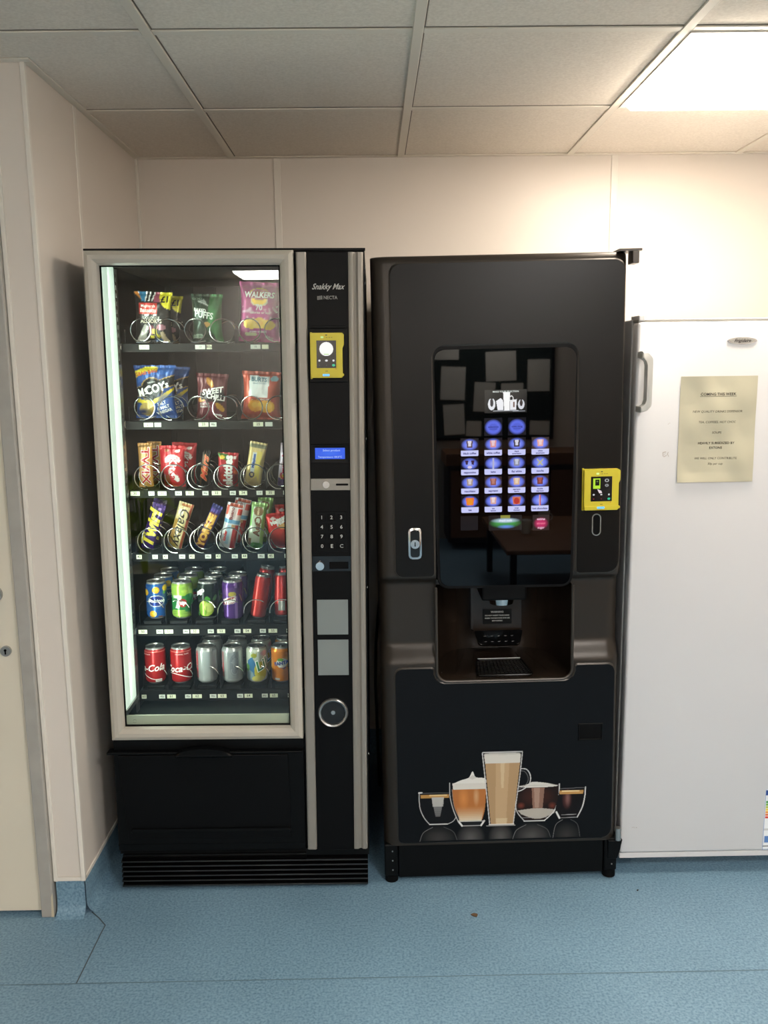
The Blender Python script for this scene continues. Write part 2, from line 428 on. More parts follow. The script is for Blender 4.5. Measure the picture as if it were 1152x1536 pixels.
# cladding trims
k = 0
def trim(m, *boxes):
    global k
    k += 1; bm = nb()
    for b in boxes: box(bm, *b, bev=0.0012, seg=1)
    return struct('trim_%d' % k, bm, m)
trim('wall_trim_white', (-0.9107, -1.0125, 0.1, -0.9065, 0.0, 0.112))
trim('wall_trim_white', (-0.9107, -0.005, 0.1, 2.3, 0.0, 0.112))
trim('wall_trim_white', (-0.99, -1.0125, 0.1, -0.906, -1.008, 0.112))
trim('wall_trim_white', (-0.919, -1.0135, 0.1, -0.9065, -1.0005, CEIL))
trim('wall_trim_white', (-0.9115, -0.66, 0.112, -0.908, -0.638, CEIL))
trim('wall_trim_white', (-0.9107, -0.012, 0.112, -0.902, 0.0, CEIL))
trim('wall_trim_white', (-0.422, -0.0035, 0.112, -0.398, 0.001, CEIL))
trim('wall_trim_white', (0.783, -0.0035, 0.112, 0.807, 0.001, CEIL))
trim('wall_trim_white', (-0.995, -1.014, 0.1, -0.984, -1.006, CEIL))
# ceiling grid: bars 24 mm wide, a painted shadow line beside them
G0, R1 = -0.569, -0.585
bm = nb()
for i in range(-3, 5):
    x = G0+0.6*i
    y1 = 0.0 if x > -0.92 else -1.01
    box(bm, x-0.012, -6.1, CEIL-0.0055, x+0.012, y1, CEIL-0.0005, bev=0.001, seg=1)
for j in range(0, 10):
    y = R1-0.6*j
    x0 = -0.9107 if y > -1.0 else -2.6
    for i in range(-4, 5):
        a = max(x0, G0+0.6*i+0.0125); b = min(2.3, G0+0.6*(i+1)-0.0125)
        if b-a > 0.02: box(bm, a, y-0.012, CEIL-0.0045, b, y+0.012, CEIL-0.0005, bev=0.001, seg=1)
struct('trim_10', bm, 'ceiling_bar'); k = 10
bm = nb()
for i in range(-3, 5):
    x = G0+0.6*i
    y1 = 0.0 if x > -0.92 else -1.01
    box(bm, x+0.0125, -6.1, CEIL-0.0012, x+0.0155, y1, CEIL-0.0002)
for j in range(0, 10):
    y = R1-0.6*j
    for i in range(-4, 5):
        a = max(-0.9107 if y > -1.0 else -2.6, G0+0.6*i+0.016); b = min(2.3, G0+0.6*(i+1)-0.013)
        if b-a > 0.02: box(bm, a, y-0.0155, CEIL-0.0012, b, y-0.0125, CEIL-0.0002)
k = 11; struct('trim_11', bm, 'tile_edge_shadow')
trim('ceiling_bar', (-0.9107, -0.022, CEIL-0.005, 2.3, 0.0, CEIL-0.0005), (-0.9107, -1.008, CEIL-0.005, -0.889, -0.022, CEIL-0.0005), (-2.6, -1.03, CEIL-0.005, -0.889, -1.008, CEIL-0.0005))
# the thin grey strips beside the bars imitate shade along the tile edges
# door and jamb
d1 = empty('door_1', (-1.45, -1.0, 0)); tag(d1, kind='structure')
bm = nb(); box(bm, -1.86, -1.012, 0.012, -1.034, -0.972, 2.03, bev=0.002); obj('door_leaf', bm, 'door_cream', d1, (-1.45, -1.0, 0))
bm = nb(); box(bm, -1.031, -1.028, 0, -0.996, -0.96, 2.06, bev=0.003); box(bm, -1.9, -1.028, 0, -1.865, -0.96, 2.06, bev=0.003); box(bm, -1.865, -1.028, 2.032, -1.031, -0.96, 2.06, bev=0.003)
obj('door_frame', bm, 'jamb_grey', d1, (-1.45, -1.0, 0))
bm = nb(); cyl(bm, (-1.0925, -1.017, 0.934), 0.0245, 0.010, 'y', 32); cyl(bm, (-1.0925, -1.05, 0.934), 0.01, 0.06, 'y', 20); tube(bm, [(-1.0925, -1.072, 0.934), (-1.13, -1.074, 0.934), (-1.2, -1.072, 0.934)], 0.009, 12)
h = obj('door_handle', bm, 'steel', d1, (-1.45, -1.0, 0), smooth=True)
bm = nb(); cyl(bm, (-1.071, -1.016, 0.777), 0.014, 0.008, 'y', 32)
bm2 = bm; h = obj('keyhole_plate', bm, 'steel', d1, (-1.45, -1.0, 0), smooth=True)
bm = nb(); cyl(bm, (-1.071, -1.0205, 0.780), 0.0035, 0.002, 'y', 16); box(bm, -1.0728, -1.0215, 0.769, -1.0692, -1.0195, 0.781); obj('keyhole', bm, 'black_matte', h, (-1.45, -1.0, 0))
# worn paint at the foot of the jamb
bm = nb(); prism(bm, [(-1.003, 0.002), (-0.9955, 0.002), (-0.9955, 0.075), (-1.0, 0.062), (-1.001, 0.03)], -1.0287, -1.0275); obj('worn_patch', bm, 'dirty_cream', d1, (-1.45, -1.0, 0))
# floor welds
def floor_strip(pts, wd, m):
    global k
    k += 1; bm = nb()
    for (x0, y0), (x1, y1) in zip(pts[:-1], pts[1:]):
        d = Vector((x1-x0, y1-y0)).normalized(); n = Vector((-d.y, d.x))*wd/2
        vs = [bm.verts.new((x, y, 0.0006)) for x, y in ((x0+n.x, y0+n.y), (x1+n.x, y1+n.y), (x1-n.x, y1-n.y), (x0-n.x, y0-n.y))]
        bm.faces.new(vs)
    struct('trim_%d' % k, bm, m)
floor_strip([(-0.8969, -1.0064), (-0.868, -1.035), (-0.8408, -1.0678), (-0.842, -1.10), (-0.8437, -1.2976)], 0.0035, 'seam_dark')
floor_strip([(-2.6, -1.2993), (0.0, -1.2990), (2.3, -1.2995)], 0.003, 'seam_pale')

# ceiling light panels
def light_panel(x, y, glow, label):
    t = empty('ceiling_light', (x, y, CEIL-0.006), label, 'ceiling light', 'square LED ceiling panels')
    bm = nb(); frame_sweep(bm, -0.2875, -0.2875, 0.2875, 0.2875, [(0, 0.004), (0, -0.002), (0.012, -0.002), (0.014, 0.004)])
    bmesh.ops.rotate(bm, cent=(0, 0, 0), matrix=Matrix.Rotation(PI/2, 3, 'X'), verts=bm.verts)
    obj('frame', bm, 'wall_trim_white', t)
    bm = nb(); q = bmesh.ops.create_cone(bm, cap_ends=True, segments=4, radius1=0.262*math.sqrt(2), radius2=0.2755*math.sqrt(2), depth=0.020)
    bmesh.ops.rotate(bm, cent=(0, 0, 0), matrix=Matrix.Rotation(PI/4, 3, 'Z'), verts=bm.verts); bmesh.ops.translate(bm, vec=(0, 0, -0.007), verts=bm.verts); obj('diffuser', bm, glow, t)
light_panel(0.931, -0.885, 'panel_near_glow', 'glowing square ceiling panel above the white fridge')
light_panel(0.931, -3.285, 'panel_room_glow', 'lit square ceiling panel behind the viewpoint, right of the room')
light_panel(-0.869, -5.685, 'panel_room_glow', 'lit square ceiling panel mirrored at the top of the snack cabinet glass')
light_panel(0.931, -5.685, 'panel_room_glow', 'lit square ceiling panel at the far notice board end of the room')

# ================================================================== SNACK MACHINE
SN = empty('vending_machine', (SNACK_O.x, SNACK_O.y, 0.003), 'tall black snack vending machine with silver framed glass front full of crisps, bars and cans', 'vending machine', rot=(0, SNACK_TILT, 0))
YF = -0.91
def sn(name, bm, m, parent=None, smooth=False): return obj(name, bm, m, parent or SN, SNACK_O, smooth=smooth)
def snp(x, y, z):
    R = Matrix.Rotation(SNACK_TILT, 4, 'Y'); return Matrix.Translation((SNACK_O.x, SNACK_O.y, 0.003)) @ R @ (Vector((x, y, z))-SNACK_O)
def sn_ink(ink, x, y, z, parent, m='sticker', name='lettering'):
    me = ink.mesh(flat_pos(x-SNACK_O.x, y-SNACK_O.y, z)); return link(name, me, m, parent)
bm = nb()
box(bm, -0.844, -0.885, 0.10, -0.82, -0.06, 1.8205)           # left wall
box(bm, -0.27, -0.885, 0.10, -0.111, -0.06, 1.8205)           # control side
box(bm, -0.82, -0.885, 1.795, -0.27, -0.06, 1.8205)           # top
box(bm, -0.82, -0.10, 0.10, -0.27, -0.06, 1.795)              # back
box(bm, -0.82, -0.885, 0.10, -0.27, -0.10, 0.47)              # lower compartment
box(bm, -0.846, -0.897, 1.8165, -0.109, -0.885, 1.8225)
sn('cabinet', bm, 'black_steel')
bm = nb(); box(bm, -0.82, -0.104, 0.47, -0.27, -0.1, 1.795); box(bm, -0.82, -0.885, 0.47, -0.27, -0.104, 0.474)
for x in np.arange(-0.76, -0.28, 0.0788): box(bm, x-0.0395, -0.108, 0.5, x-0.038, -0.104, 1.79)
sn('interior_lining', bm, 'interior_grey')
# rack upright at the left with punched slots
bm = nb(); box(bm, -0.82, -0.73, 0.475, -0.8165, -0.70, 1.79)
for z in np.arange(0.5, 1.78, 0.022): box(bm, -0.8165, -0.722, z, -0.8145, -0.708, z+0.012)
sn('rack_upright', bm, 'steel')
# glass door frame
bm = nb()
frame_sweep(bm, -0.843, 0.465, -0.297, 1.8165, [(0, -0.888), (0, -0.906), (0.002, -0.911), (0.012, -0.9155), (0.022, -0.9145), (0.032, -0.908), (0.0365, -0.900), (0.0375, -0.888)])
sn('door_frame', bm, 'silver_frame', smooth=False)
bm = nb(); frame_sweep(bm, -0.8065, 0.5015, -0.3335, 1.780, [(-0.004, -0.896), (0.0035, -0.8965), (0.0035, -0.890), (-0.004, -0.888)]); sn('door_seal', bm, 'black_matte')
bm = nb(); box(bm, -0.8065, -0.8935, 0.5015, -0.3335, -0.8905, 1.780); sn('glass_pane', bm, 'clear_pane')
bm = nb(); box(bm, -0.8065, -0.883, 0.497, -0.3335, -0.878, 0.530, bev=0.001, seg=1); lg = sn('bottom_ledge', bm, 'cream_metal')
ik = Ink(); ik.strip([(5*math.cos(a), 5*math.sin(a)) for a in np.linspace(0.4, 2.8, 12)], 0.8, (90, 95, 85)); ik.strip([(5*math.cos(a), 5*math.sin(a)) for a in np.linspace(3.5, 5.9, 12)], 0.8, (90, 95, 85))
sn_ink(ik, -0.782, -0.8834, 0.512, lg)
# lamp inside, at the left of the door
bm = nb(); box(bm, -0.8155, -0.882, 0.545, -0.8035, -0.775, 1.79, bev=0.004); lm = sn('light_strip', bm, 'tube_glow')
for z0_, z1_ in ((0.530, 0.545), (1.79, 1.795)):
    bm = nb(); box(bm, -0.8165, -0.884, z0_, -0.801, -0.77, z1_); sn('lamp_end', bm, 'steel', lm)
_l = area_light('cabinet_lamp', (-0.8005-SNACK_O.x, -0.845-SNACK_O.y, 1.17), (0, 0, 0), 0.05, 1.22, CABINET_TUBE_W, (0.86, 1.0, 0.90))
_l.rotation_euler = Matrix(((0, 0, -1), (0, 1, 0), (1, 0, 0))).to_euler()      # faces +x
_l.rotation_euler = (Matrix.Rotation(0.45, 3, 'Z') @ Matrix(((0, 0, -1), (0, 1, 0), (1, 0, 0))) @ Matrix.Rotation(PI/2, 3, 'Z')).to_euler()
_l.parent = SN
# shelves, tags, spirals
PX = [-0.766+0.0788*i for i in range(6)]
LBL = [1.573, 1.350, 1.147, 0.955, 0.722, 0.5145]
for r, z in enumerate(LBL):
    top = z+0.010 if r < 4 else z+0.020
    bm = nb()
    box(bm, -0.8135, -0.700, z-0.014, -0.275, -0.697, top, bev=0.0006, seg=1)
    box(bm, -0.8135, -0.697, top-0.003, -0.275, -0.14, top)
    if r >= 2:
        for i in range(7): box(bm, PX[0]-0.0394+0.0788*i-0.0007, -0.69, top, PX[0]-0.0394+0.0788*i+0.0007, -0.14, top+(0.05 if r < 4 else 0.06))
    else:
        for i in range(4): box(bm, PX[0]-0.0394+0.1576*i-0.0007, -0.69, top, PX[0]-0.0394+0.1576*i+0.0007, -0.14, top+0.04)
    if r >= 4:
        for x in PX: box(bm, x-0.028, -0.694, top, x+0.028, -0.20, top+0.012, bev=0.002, seg=1)
    sh = sn('shelf', bm, 'interior_black' if r > 1 else 'shelf_grey')
    bm = nb(); box(bm, -0.8195, -0.703, z-0.009, -0.8145, -0.690, z+0.012, bev=0.002); sn('shelf_clip', bm, 'chrome', sh)
TAGS = [
 [(-0.7638, -0.735, '11'), (-0.6027, -0.5739, '13'), (-0.5701, -0.5547, '80p'), (-0.4433, -0.4145, '15'), (-0.4106, -0.3914, '')],
 [(-0.7614, -0.7342, '21'), (-0.7303, -0.7108, '£1'), (-0.6019, -0.5727, '23'), (-0.5688, -0.5493, '80p'), (-0.4421, -0.4128, '25'), (-0.407, -0.3855, '')],
 [(-0.811, -0.7834, '30'), (-0.7578, -0.7401, '80p'), (-0.7303, -0.7046, '31'), (-0.679, -0.6593, '80p'), (-0.6475, -0.6238, '32'), (-0.5982, -0.5804, '80p'), (-0.5705, -0.5429, '33'), (-0.5172, -0.4995, '80p'), (-0.4896, -0.4659, '34'), (-0.4382, -0.4204, '1.0'), (-0.4105, -0.3848, '35'), (-0.3591, -0.3394, '80p')],
 [(-0.8031, -0.7872, '40'), (-0.7553, -0.7394, '80p'), (-0.7234, -0.7094, '41'), (-0.6754, -0.6575, '80p'), (-0.6455, -0.6295, '42'), (-0.5976, -0.5796, '80p'), (-0.5656, -0.5516, '43'), (-0.5176, -0.4996, '80p'), (-0.4876, -0.4717, '44'), (-0.4396, -0.4196, '80p'), (-0.4096, -0.3916, '45'), (-0.3596, -0.3416, '80p')],
 [(-0.8089, -0.7826, '50'), (-0.7543, -0.7341, '80p'), (-0.73, -0.7037, '51'), (-0.6733, -0.6551, '80p'), (-0.6511, -0.6247, '52'), (-0.5984, -0.5801, '80p'), (-0.57, -0.5457, '53'), (-0.5173, -0.499, '80p'), (-0.4909, -0.4666, '54'), (-0.4402, -0.4219, '80p'), (-0.4138, -0.3874, '55'), (-0.359, -0.3468, '80p')],
 [(-0.8092, -0.7949, '60'), (-0.756, -0.7375, '80p'), (-0.7314, -0.7047, '61'), (-0.6759, -0.6575, '80p'), (-0.6534, -0.6246, '62'), (-0.6, -0.5795, '80p'), (-0.5754, -0.5487, '63'), (-0.5158, -0.4973, '80p'), (-0.4932, -0.4685, '64'), (-0.4398, -0.4213, '80p'), (-0.4151, -0.3904, '65'), (-0.3595, -0.3513, '80p')]]
for r, row in enumerate(TAGS):
    for j, (a, b, s) in enumerate(row):
        wmm = (b-a)*1000; c = (226, 226, 200) if j % 2 == 0 else (214, 216, 206)
        ik = Ink(); ik.box(0, 0, wmm, 12.5, c)
        tg = sn_ink(ik, (a+b)/2, -0.7008, LBL[r], SN, 'print_matte', 'price_tag')
        if s:
            ik = Ink(); ik.text(s, 0, 0.3, 11 if j % 2 == 0 else 7.5, (28, 28, 26), bold=0.01)
            sn_ink(ik, (a+b)/2, -0.7012, LBL[r], tg, 'print_matte')
def spiral(x, z, r, mirror=1, pitch=0.062, n=3, wire=0.0017):
    pts = []
    steps = 30
    for i in range(int(n*steps)+1):
        t = i/steps; a = math.radians(-78) - 2*PI*t
        yy = -0.7035 + (pitch*0.8*t if t < 1 else pitch*0.8 + pitch*(t-1))
        pts.append((x + mirror*r*math.cos(a), yy, z + r*math.sin(a)))
    bm = nb(); tube(bm, pts, wire, 7); return sn('spiral', bm, 'spiral_wire', smooth=True)
for r in (0, 1):
    for i, x in enumerate(PX): spiral(x+0.002, LBL[r]+0.0475, 0.0335, mirror=(-1 if i % 2 == 0 else 1), pitch=0.07, n=2.6)
for r in (2, 3):
    for i, x in enumerate(PX): spiral(x+0.001, LBL[r]+0.0475, 0.0355)
for r in (4, 5):
    for i, x in enumerate(PX):
        a0, a1 = ((112, 22) if (r == 4 and i < 3) else (188, 50) if r == 4 else (72, 12))
        bm = nb(); tube(bm, [(x+0.0365*math.cos(math.radians(a)), -0.6965+0.00004*(a0-a), LBL[r]+0.060+0.036*math.sin(math.radians(a))) for a in np.linspace(a0, a1, 20)], 0.0016, 7)
        sn('spiral', bm, 'spiral_wire', smooth=True)
# control column
bm = nb(); box(bm, -0.2625, -0.9035, 0.115, -0.1545, -0.885, 1.811, bev=0.001, seg=1); sn('control_panel', bm, 'black_plastic')
for x0, x1 in ((-0.290, -0.2635), ):
    bm = nb(); pf = [(x0, -0.888), (x0, -0.907), (x0+0.004, -0.9095), (x1-0.003, -0.9095), (x1, -0.906), (x1, -0.888)]
    A = [bm.verts.new((x, y, 0.121)) for x, y in pf]; B = [bm.verts.new((x, y, 1.811)) for x, y in pf]
    for i in range(len(pf)): bm.faces.new((A[i], A[(i+1) % len(pf)], B[(i+1) % len(pf)], B[i]))
    bm.faces.new(A); bm.faces.new(B[::-1]); sn('silver_strip', bm, 'silver_trim')
bm = nb(); pf = [(-0.154, -0.888), (-0.154, -0.907), (-0.152, -0.9085), (-0.142, -0.9085), (-0.1385, -0.905), (-0.134, -0.903), (-0.131, -0.905), (-0.128, -0.9085), (-0.120, -0.909), (-0.116, -0.906), (-0.1145, -0.898), (-0.1145, -0.888)]
A = [bm.verts.new((x, y, 0.121)) for x, y in pf]; B = [bm.verts.new((x, y, 1.811)) for x, y in pf]
for i in range(len(pf)): bm.faces.new((A[i], A[(i+1) % len(pf)], B[(i+1) % len(pf)], B[i]))
bm.faces.new(A); bm.faces.new(B[::-1]); sn('silver_strip', bm, 'silver_trim', smooth=True)
bm = nb(); box(bm, -0.296, -0.900, 0.0985, -0.111, -0.885, 0.120); sn('panel_foot', bm, 'black_steel')
ik = Ink(); ik.text('Snakky Max', 0, 0, 21, (188, 186, 180), bold=0.012, shear=0.45, sx=0.84); sn_ink(ik, -0.2085, -0.9042, 1.723, SN)
ik = Ink(); ik.text('NECTA', 6, 0, 12.5, (150, 148, 143), bold=0.012, sx=0.9)
for t in np.linspace(-4, 4, 5): ik.box(-22, t, 13, 1.1, (150, 148, 143), rot=8)
ik.box(-28, 0, 1.1, 9, (150, 148, 143)); ik.box(-16, 0, 1.1, 9, (150, 148, 143)); sn_ink(ik, -0.2075, -0.9042, 1.695, SN)
def card_reader(x0, z0, x1, z1, yf, P, mk, org, art):
    """yellow contactless reader; P parent"""
    wx, hz = x1-x0, z1-z0; cx = (x0+x1)/2
    bm = nb(); prism(bm, rpoly([(x0, z0), (x1-0.004, z0), (x1-0.004, z0+hz*0.66), (x1, z0+hz*0.74), (x1, z1-0.004), (x1-0.004, z1), (x0, z1)], 0.003), yf-0.022, yf, 0.003)
    rd = mk('card_reader', bm, 'reader_yellow', P)
    bm = nb(); prism(bm, rrect(x0-0.002, z0-0.003, x0+0.003, z1+0.002, 0.001), yf-0.006, yf); prism(bm, rrect(x0, z0+0.004, x1, z0+0.0115, 0.003), yf-0.0245, yf-0.018, 0.002); mk('reader_rim', bm, 'reader_yellow', rd)
    sx0, sz0, sx1, sz1 = x0+wx*0.18, z0+hz*0.22, x0+wx*0.77, z0+hz*0.83
    nx_, nz_ = 36, 44; W, H = (sx1-sx0)*1000, (sz1-sz0)*1000
    me = sheet_mesh('reader_screen', nx_*2, nz_*2, W, H, flat_pos((sx0+sx1)/2-org.x, yf-0.0227-org.y, sz0), lambda A: art(A, W, H)); link('reader_screen', me, 'screen', rd)
    bm = nb(); box(bm, x0+wx*0.36, yf-0.0252, z0+0.0045, x0+wx*0.56, yf-0.0235, z0+0.010, bev=0.0008); mk('reader_lamp', bm, 'led_blue', rd)
    ik = Ink(); ik.box(0, 0, 5, 2.4, (70, 66, 30)); ik.box(-11, -5.5, 7.5, 5, (220, 255, 170)); ik.box(1, -6, 4, 1.2, (90, 84, 30)); ik.box(8, -6, 4, 1.2, (90, 84, 30)); ik.box(14, -6, 4, 1.2, (90, 84, 30))
    ik.box(0, -hz*1000*0.80, 7, 1.4, (70, 66, 30)); ik.box(25, -hz*1000*0.75, 4, 1.4, (180, 60, 40)); ik.box(25, -hz*1000*0.38, 2, 2, (120, 112, 40))
    me = ik.mesh(flat_pos(cx-0.002-org.x, yf-0.0225-org.y, z1-0.006)); link('reader_marking', me, 'sticker', rd)
    return rd
def art_round(A, W, H):
    A.put(np.ones(A.x.shape), (6, 7, 8)); A.ell(0, H*0.69, W*0.35, W*0.35, (255, 255, 250)); A.rect(0, H*0.5, W*0.26, 1.6, (150, 215, 90))
    A.ell(-W*0.36, H*0.27, 2.6, 2.6, (235, 238, 240)); A.ell(0, H*0.27, 3.6, 2.8, (235, 238, 240)); A.ell(W*0.36, H*0.27, 2.6, 2.6, (235, 238, 240))
    A.ell(-W*0.36, H*0.1, 1.8, 1.8, (45, 55, 55)); A.ell(0, H*0.1, 1.8, 1.8, (45, 55, 55)); A.ell(W*0.36, H*0.1, 4, 3.2, (50, 200, 150))
def art_card(A, W, H):
    A.put(np.ones(A.x.shape), (8, 9, 9)); A.rect(-W*0.22, H*0.72, W*0.34, H*0.42, (190, 235, 60)); A.rect(-W*0.2, H*0.76, W*0.2, H*0.24, (15, 18, 12)); A.ell(-W*0.2, H*0.8, 2.4, 2, (110, 130, 70))
    A.poly([(-W*0.2, H*0.5), (0, H*0.42), (W*0.03, H*0.33), (-W*0.1, H*0.33)], (240, 225, 230)); A.ring(W*0.25, H*0.84, 4.5, 3.6, 0.9, (190, 195, 195)); A.ring(W*0.25, H*0.64, 3.5, 2.6, 1.2, (150, 155, 155))
    A.ell(-W*0.36, H*0.27, 2.6, 2.2, (225, 228, 230)); A.rect(0, H*0.27, 5, 3.6, (235, 235, 235)); A.ell(W*0.36, H*0.27, 2.4, 2.2, (225, 228, 230))
    A.ell(-W*0.36, H*0.1, 1.6, 1.6, (160, 50, 50)); A.ell(0, H*0.1, 1.6, 1.6, (120, 40, 40)); A.ell(W*0.36, H*0.1, 4, 3.2, (50, 200, 150))
bm = nb(); box(bm, -0.2605, -0.909, 1.474, -0.156, -0.900, 1.6165, bev=0.002); box(bm, -0.253, -0.908, 1.6165, -0.162, -0.902, 1.6225, bev=0.001, seg=1); rp = sn('reader_mount', bm, 'black_steel')
card_reader(-0.2545, 1.4865, -0.167, 1.6035, -0.909, SN, lambda n, b, m, p: sn(n, b, m, p), SNACK_O, art_round)
bm = nb(); frame_sweep(bm, -0.262, 1.2575, -0.1555, 1.309, [(0, -0.903), (0.001, -0.906), (0.013, -0.9045), (0.0135, -0.903)]); box(bm, -0.249, -0.9045, 1.2695, -0.1685, -0.9030, 1.297); lc = sn('display_bezel', bm, 'black_steel')
def art_lcd(A): A.put(np.ones(A.x.shape), (38, 92, 235)); A.ell(0, 16, 34, 10, (60, 120, 250), soft=0.8, a=0.6)
me = sheet_mesh('display_screen', 24, 12, 81, 32, flat_pos(-0.2085-SNACK_O.x, -0.9048-SNACK_O.y, 1.2675), art_lcd); ds = link('display_screen', me, 'screen', lc)
ik = Ink(); ik.text('Select product', 4, 24, 8, (200, 225, 255)); ik.text('Temperature: 04.0°C', 0, 6, 7.6, (200, 225, 255)); link('lettering', ik.mesh(flat_pos(-0.2085-SNACK_O.x, -0.9052-SNACK_O.y, 1.2675)), 'screen', ds)
bm = nb(); box(bm, -0.2625, -0.9075, 1.1825, -0.1545, -0.9035, 1.2145, bev=0.001, seg=1); cp = sn('coin_plate', bm, 'silver_trim')
bm = nb(); cyl(bm, (-0.220, -0.910, 1.1985), 0.0095, 0.007, 'y', 28); sn('reject_button', bm, 'chrome', cp, smooth=True)
bm = nb(); prism(bm, rrect(-0.1935, 1.1955, -0.160, 1.201, 0.002), -0.9082, -0.907); sn('coin_slot', bm, 'black_matte', cp)
bm = nb(); box(bm, -0.2505, -0.905, 1.010, -0.164, -0.9035, 1.1225, bev=0.0006, seg=1); kp = sn('keypad', bm, 'black_steel')
for i, s in enumerate('123456789') : pass
for i, s in enumerate(['1', '2', '3', '4', '5', '6', '7', '8', '9', '0', 'E', 'C']):
    kx = -0.2338+0.0268*(i % 3); kz = 1.107-0.0268*(i//3)
    bm = nb(); prism(bm, rrect(kx-0.0095, kz-0.0095, kx+0.0095, kz+0.0095, 0.002, 3), -0.9070, -0.905, 0.0006, 1); kk = sn('key', bm, 'black_plastic', kp)
    ik = Ink(); ik.text(s, 0, 0, 14, (196, 196, 190), bold=0.015, sx=1.05); link('lettering', ik.mesh(flat_pos(kx-SNACK_O.x, -0.9074-SNACK_O.y, kz)), 'sticker', kk)
bm = nb(); box(bm, -0.262, -0.9045, 0.955, -0.155, -0.9035, 0.998, bev=0.0004, seg=1); lp = sn('lock_plate', bm, 'black_gloss')
bm = nb(); cyl(bm, (-0.2405, -0.9085, 0.9715), 0.0115, 0.010, 'y', 28); lk = sn('lock', bm, 'chrome', lp, smooth=True)
bm = nb(); box(bm, -0.215, -0.9052, 0.962, -0.162, -0.9044, 0.982); sn('note_slot', bm, 'black_matte', lp)
for z0, z1 in ((0.7725, 0.8735), (0.6530, 0.7575)):
    bm = nb(); box(bm, -0.251, -0.9045, z0, -0.1645, -0.9034, z1, bev=0.0004, seg=1); sn('blank_label_square', bm, 'grey_square')
bm = nb(); prof = []
ringbm = nb()
N_ = 48
rad = [(0.0435, -0.903), (0.0425, -0.909), (0.0395, -0.912), (0.0355, -0.910), (0.0335, -0.903)]
rr = []
for R_, y in rad: rr.append([ringbm.verts.new((-0.2105+R_*math.cos(2*PI*i/N_), y, 0.541+R_*math.sin(2*PI*i/N_))) for i in range(N_)])
for A, B in zip(rr[:-1], rr[1:]):
    for i in range(N_): ringbm.faces.new((A[i], A[(i+1) % N_], B[(i+1) % N_], B[i]))
rg = sn('coin_return_ring', ringbm, 'steel', smooth=True)
bm = nb(); cyl(bm, (-0.2105, -0.9035, 0.541), 0.0345, 0.001, 'y', 40); sn('coin_return_flap', bm, 'black_gloss', rg)
bm = nb(); cyl(bm, (-0.2105, -0.9045, 0.541), 0.006, 0.002, 'y', 16); sn('flap_pin', bm, 'steel', rg)
# delivery bin
bm = nb(); box(bm, -0.843, -0.902, 0.118, -0.296, -0.885, 0.428, bev=0.002, seg=1)
box(bm, -0.858, -0.918, 0.4245, -0.3, -0.885, 0.4315, bev=0.002); box(bm, -0.842, -0.899, 0.4315, -0.298, -0.885, 0.463)
box(bm, -0.843, -0.9035, 0.136, -0.297, -0.9015, 0.1395)
bn = sn('delivery_bin', bm, 'black_steel')
bm = nb(); prism(bm, [(-0.812, 0.158), (-0.336, 0.158), (-0.342, 0.417), (-0.829, 0.417)], -0.907, -0.900, 0.002); fl = sn('bin_flap', bm, 'black_plastic', bn)
bm = nb(); prism(bm, rrect(-0.803, 0.178, -0.338, 0.192, 0.006), -0.913, -0.906, 0.004, 3); sn('flap_rib', bm, 'black_steel', bn, smooth=True)
pts = [(-0.664+0.166*t, 0.4235+0.0215*abs(math.sin(PI*t))**0.6) for t in np.linspace(0, 1, 22)]
bm = nb(); prism(bm, pts + [(-0.50, 0.417), (-0.66, 0.417)], -0.930, -0.905, 0.006, 3); sn('bin_handle', bm, 'black_steel', bn, smooth=True)
# foot grille
bm = nb(); box(bm, -0.836, -0.893, 0.002, -0.115, -0.30, 0.1)
for i in range(6):
    z = 0.006+0.0152*i
    pf = [(-0.893, z), (-0.907, z+0.001), (-0.910, z+0.004), (-0.909, z+0.0078), (-0.896, z+0.0112), (-0.893, z+0.0125)]
    A = [bm.verts.new((-0.8365, y, zz)) for y, zz in pf]; B = [bm.verts.new((-0.1145, y, zz)) for y, zz in pf]
    for q in range(len(pf)-1): bm.faces.new((A[q], A[q+1], B[q+1], B[q]))
    bm.faces.new(A[::-1]); bm.faces.new(B)
sn('foot_grille', bm, 'black_gloss')
for z in (1.775, 1.735, 1.32, 0.9, 0.4):
    bm = nb(); cyl(bm, (-0.1105, -0.87, z), 0.004, 0.003, 'x', 10); sn('screw', bm, 'steel')

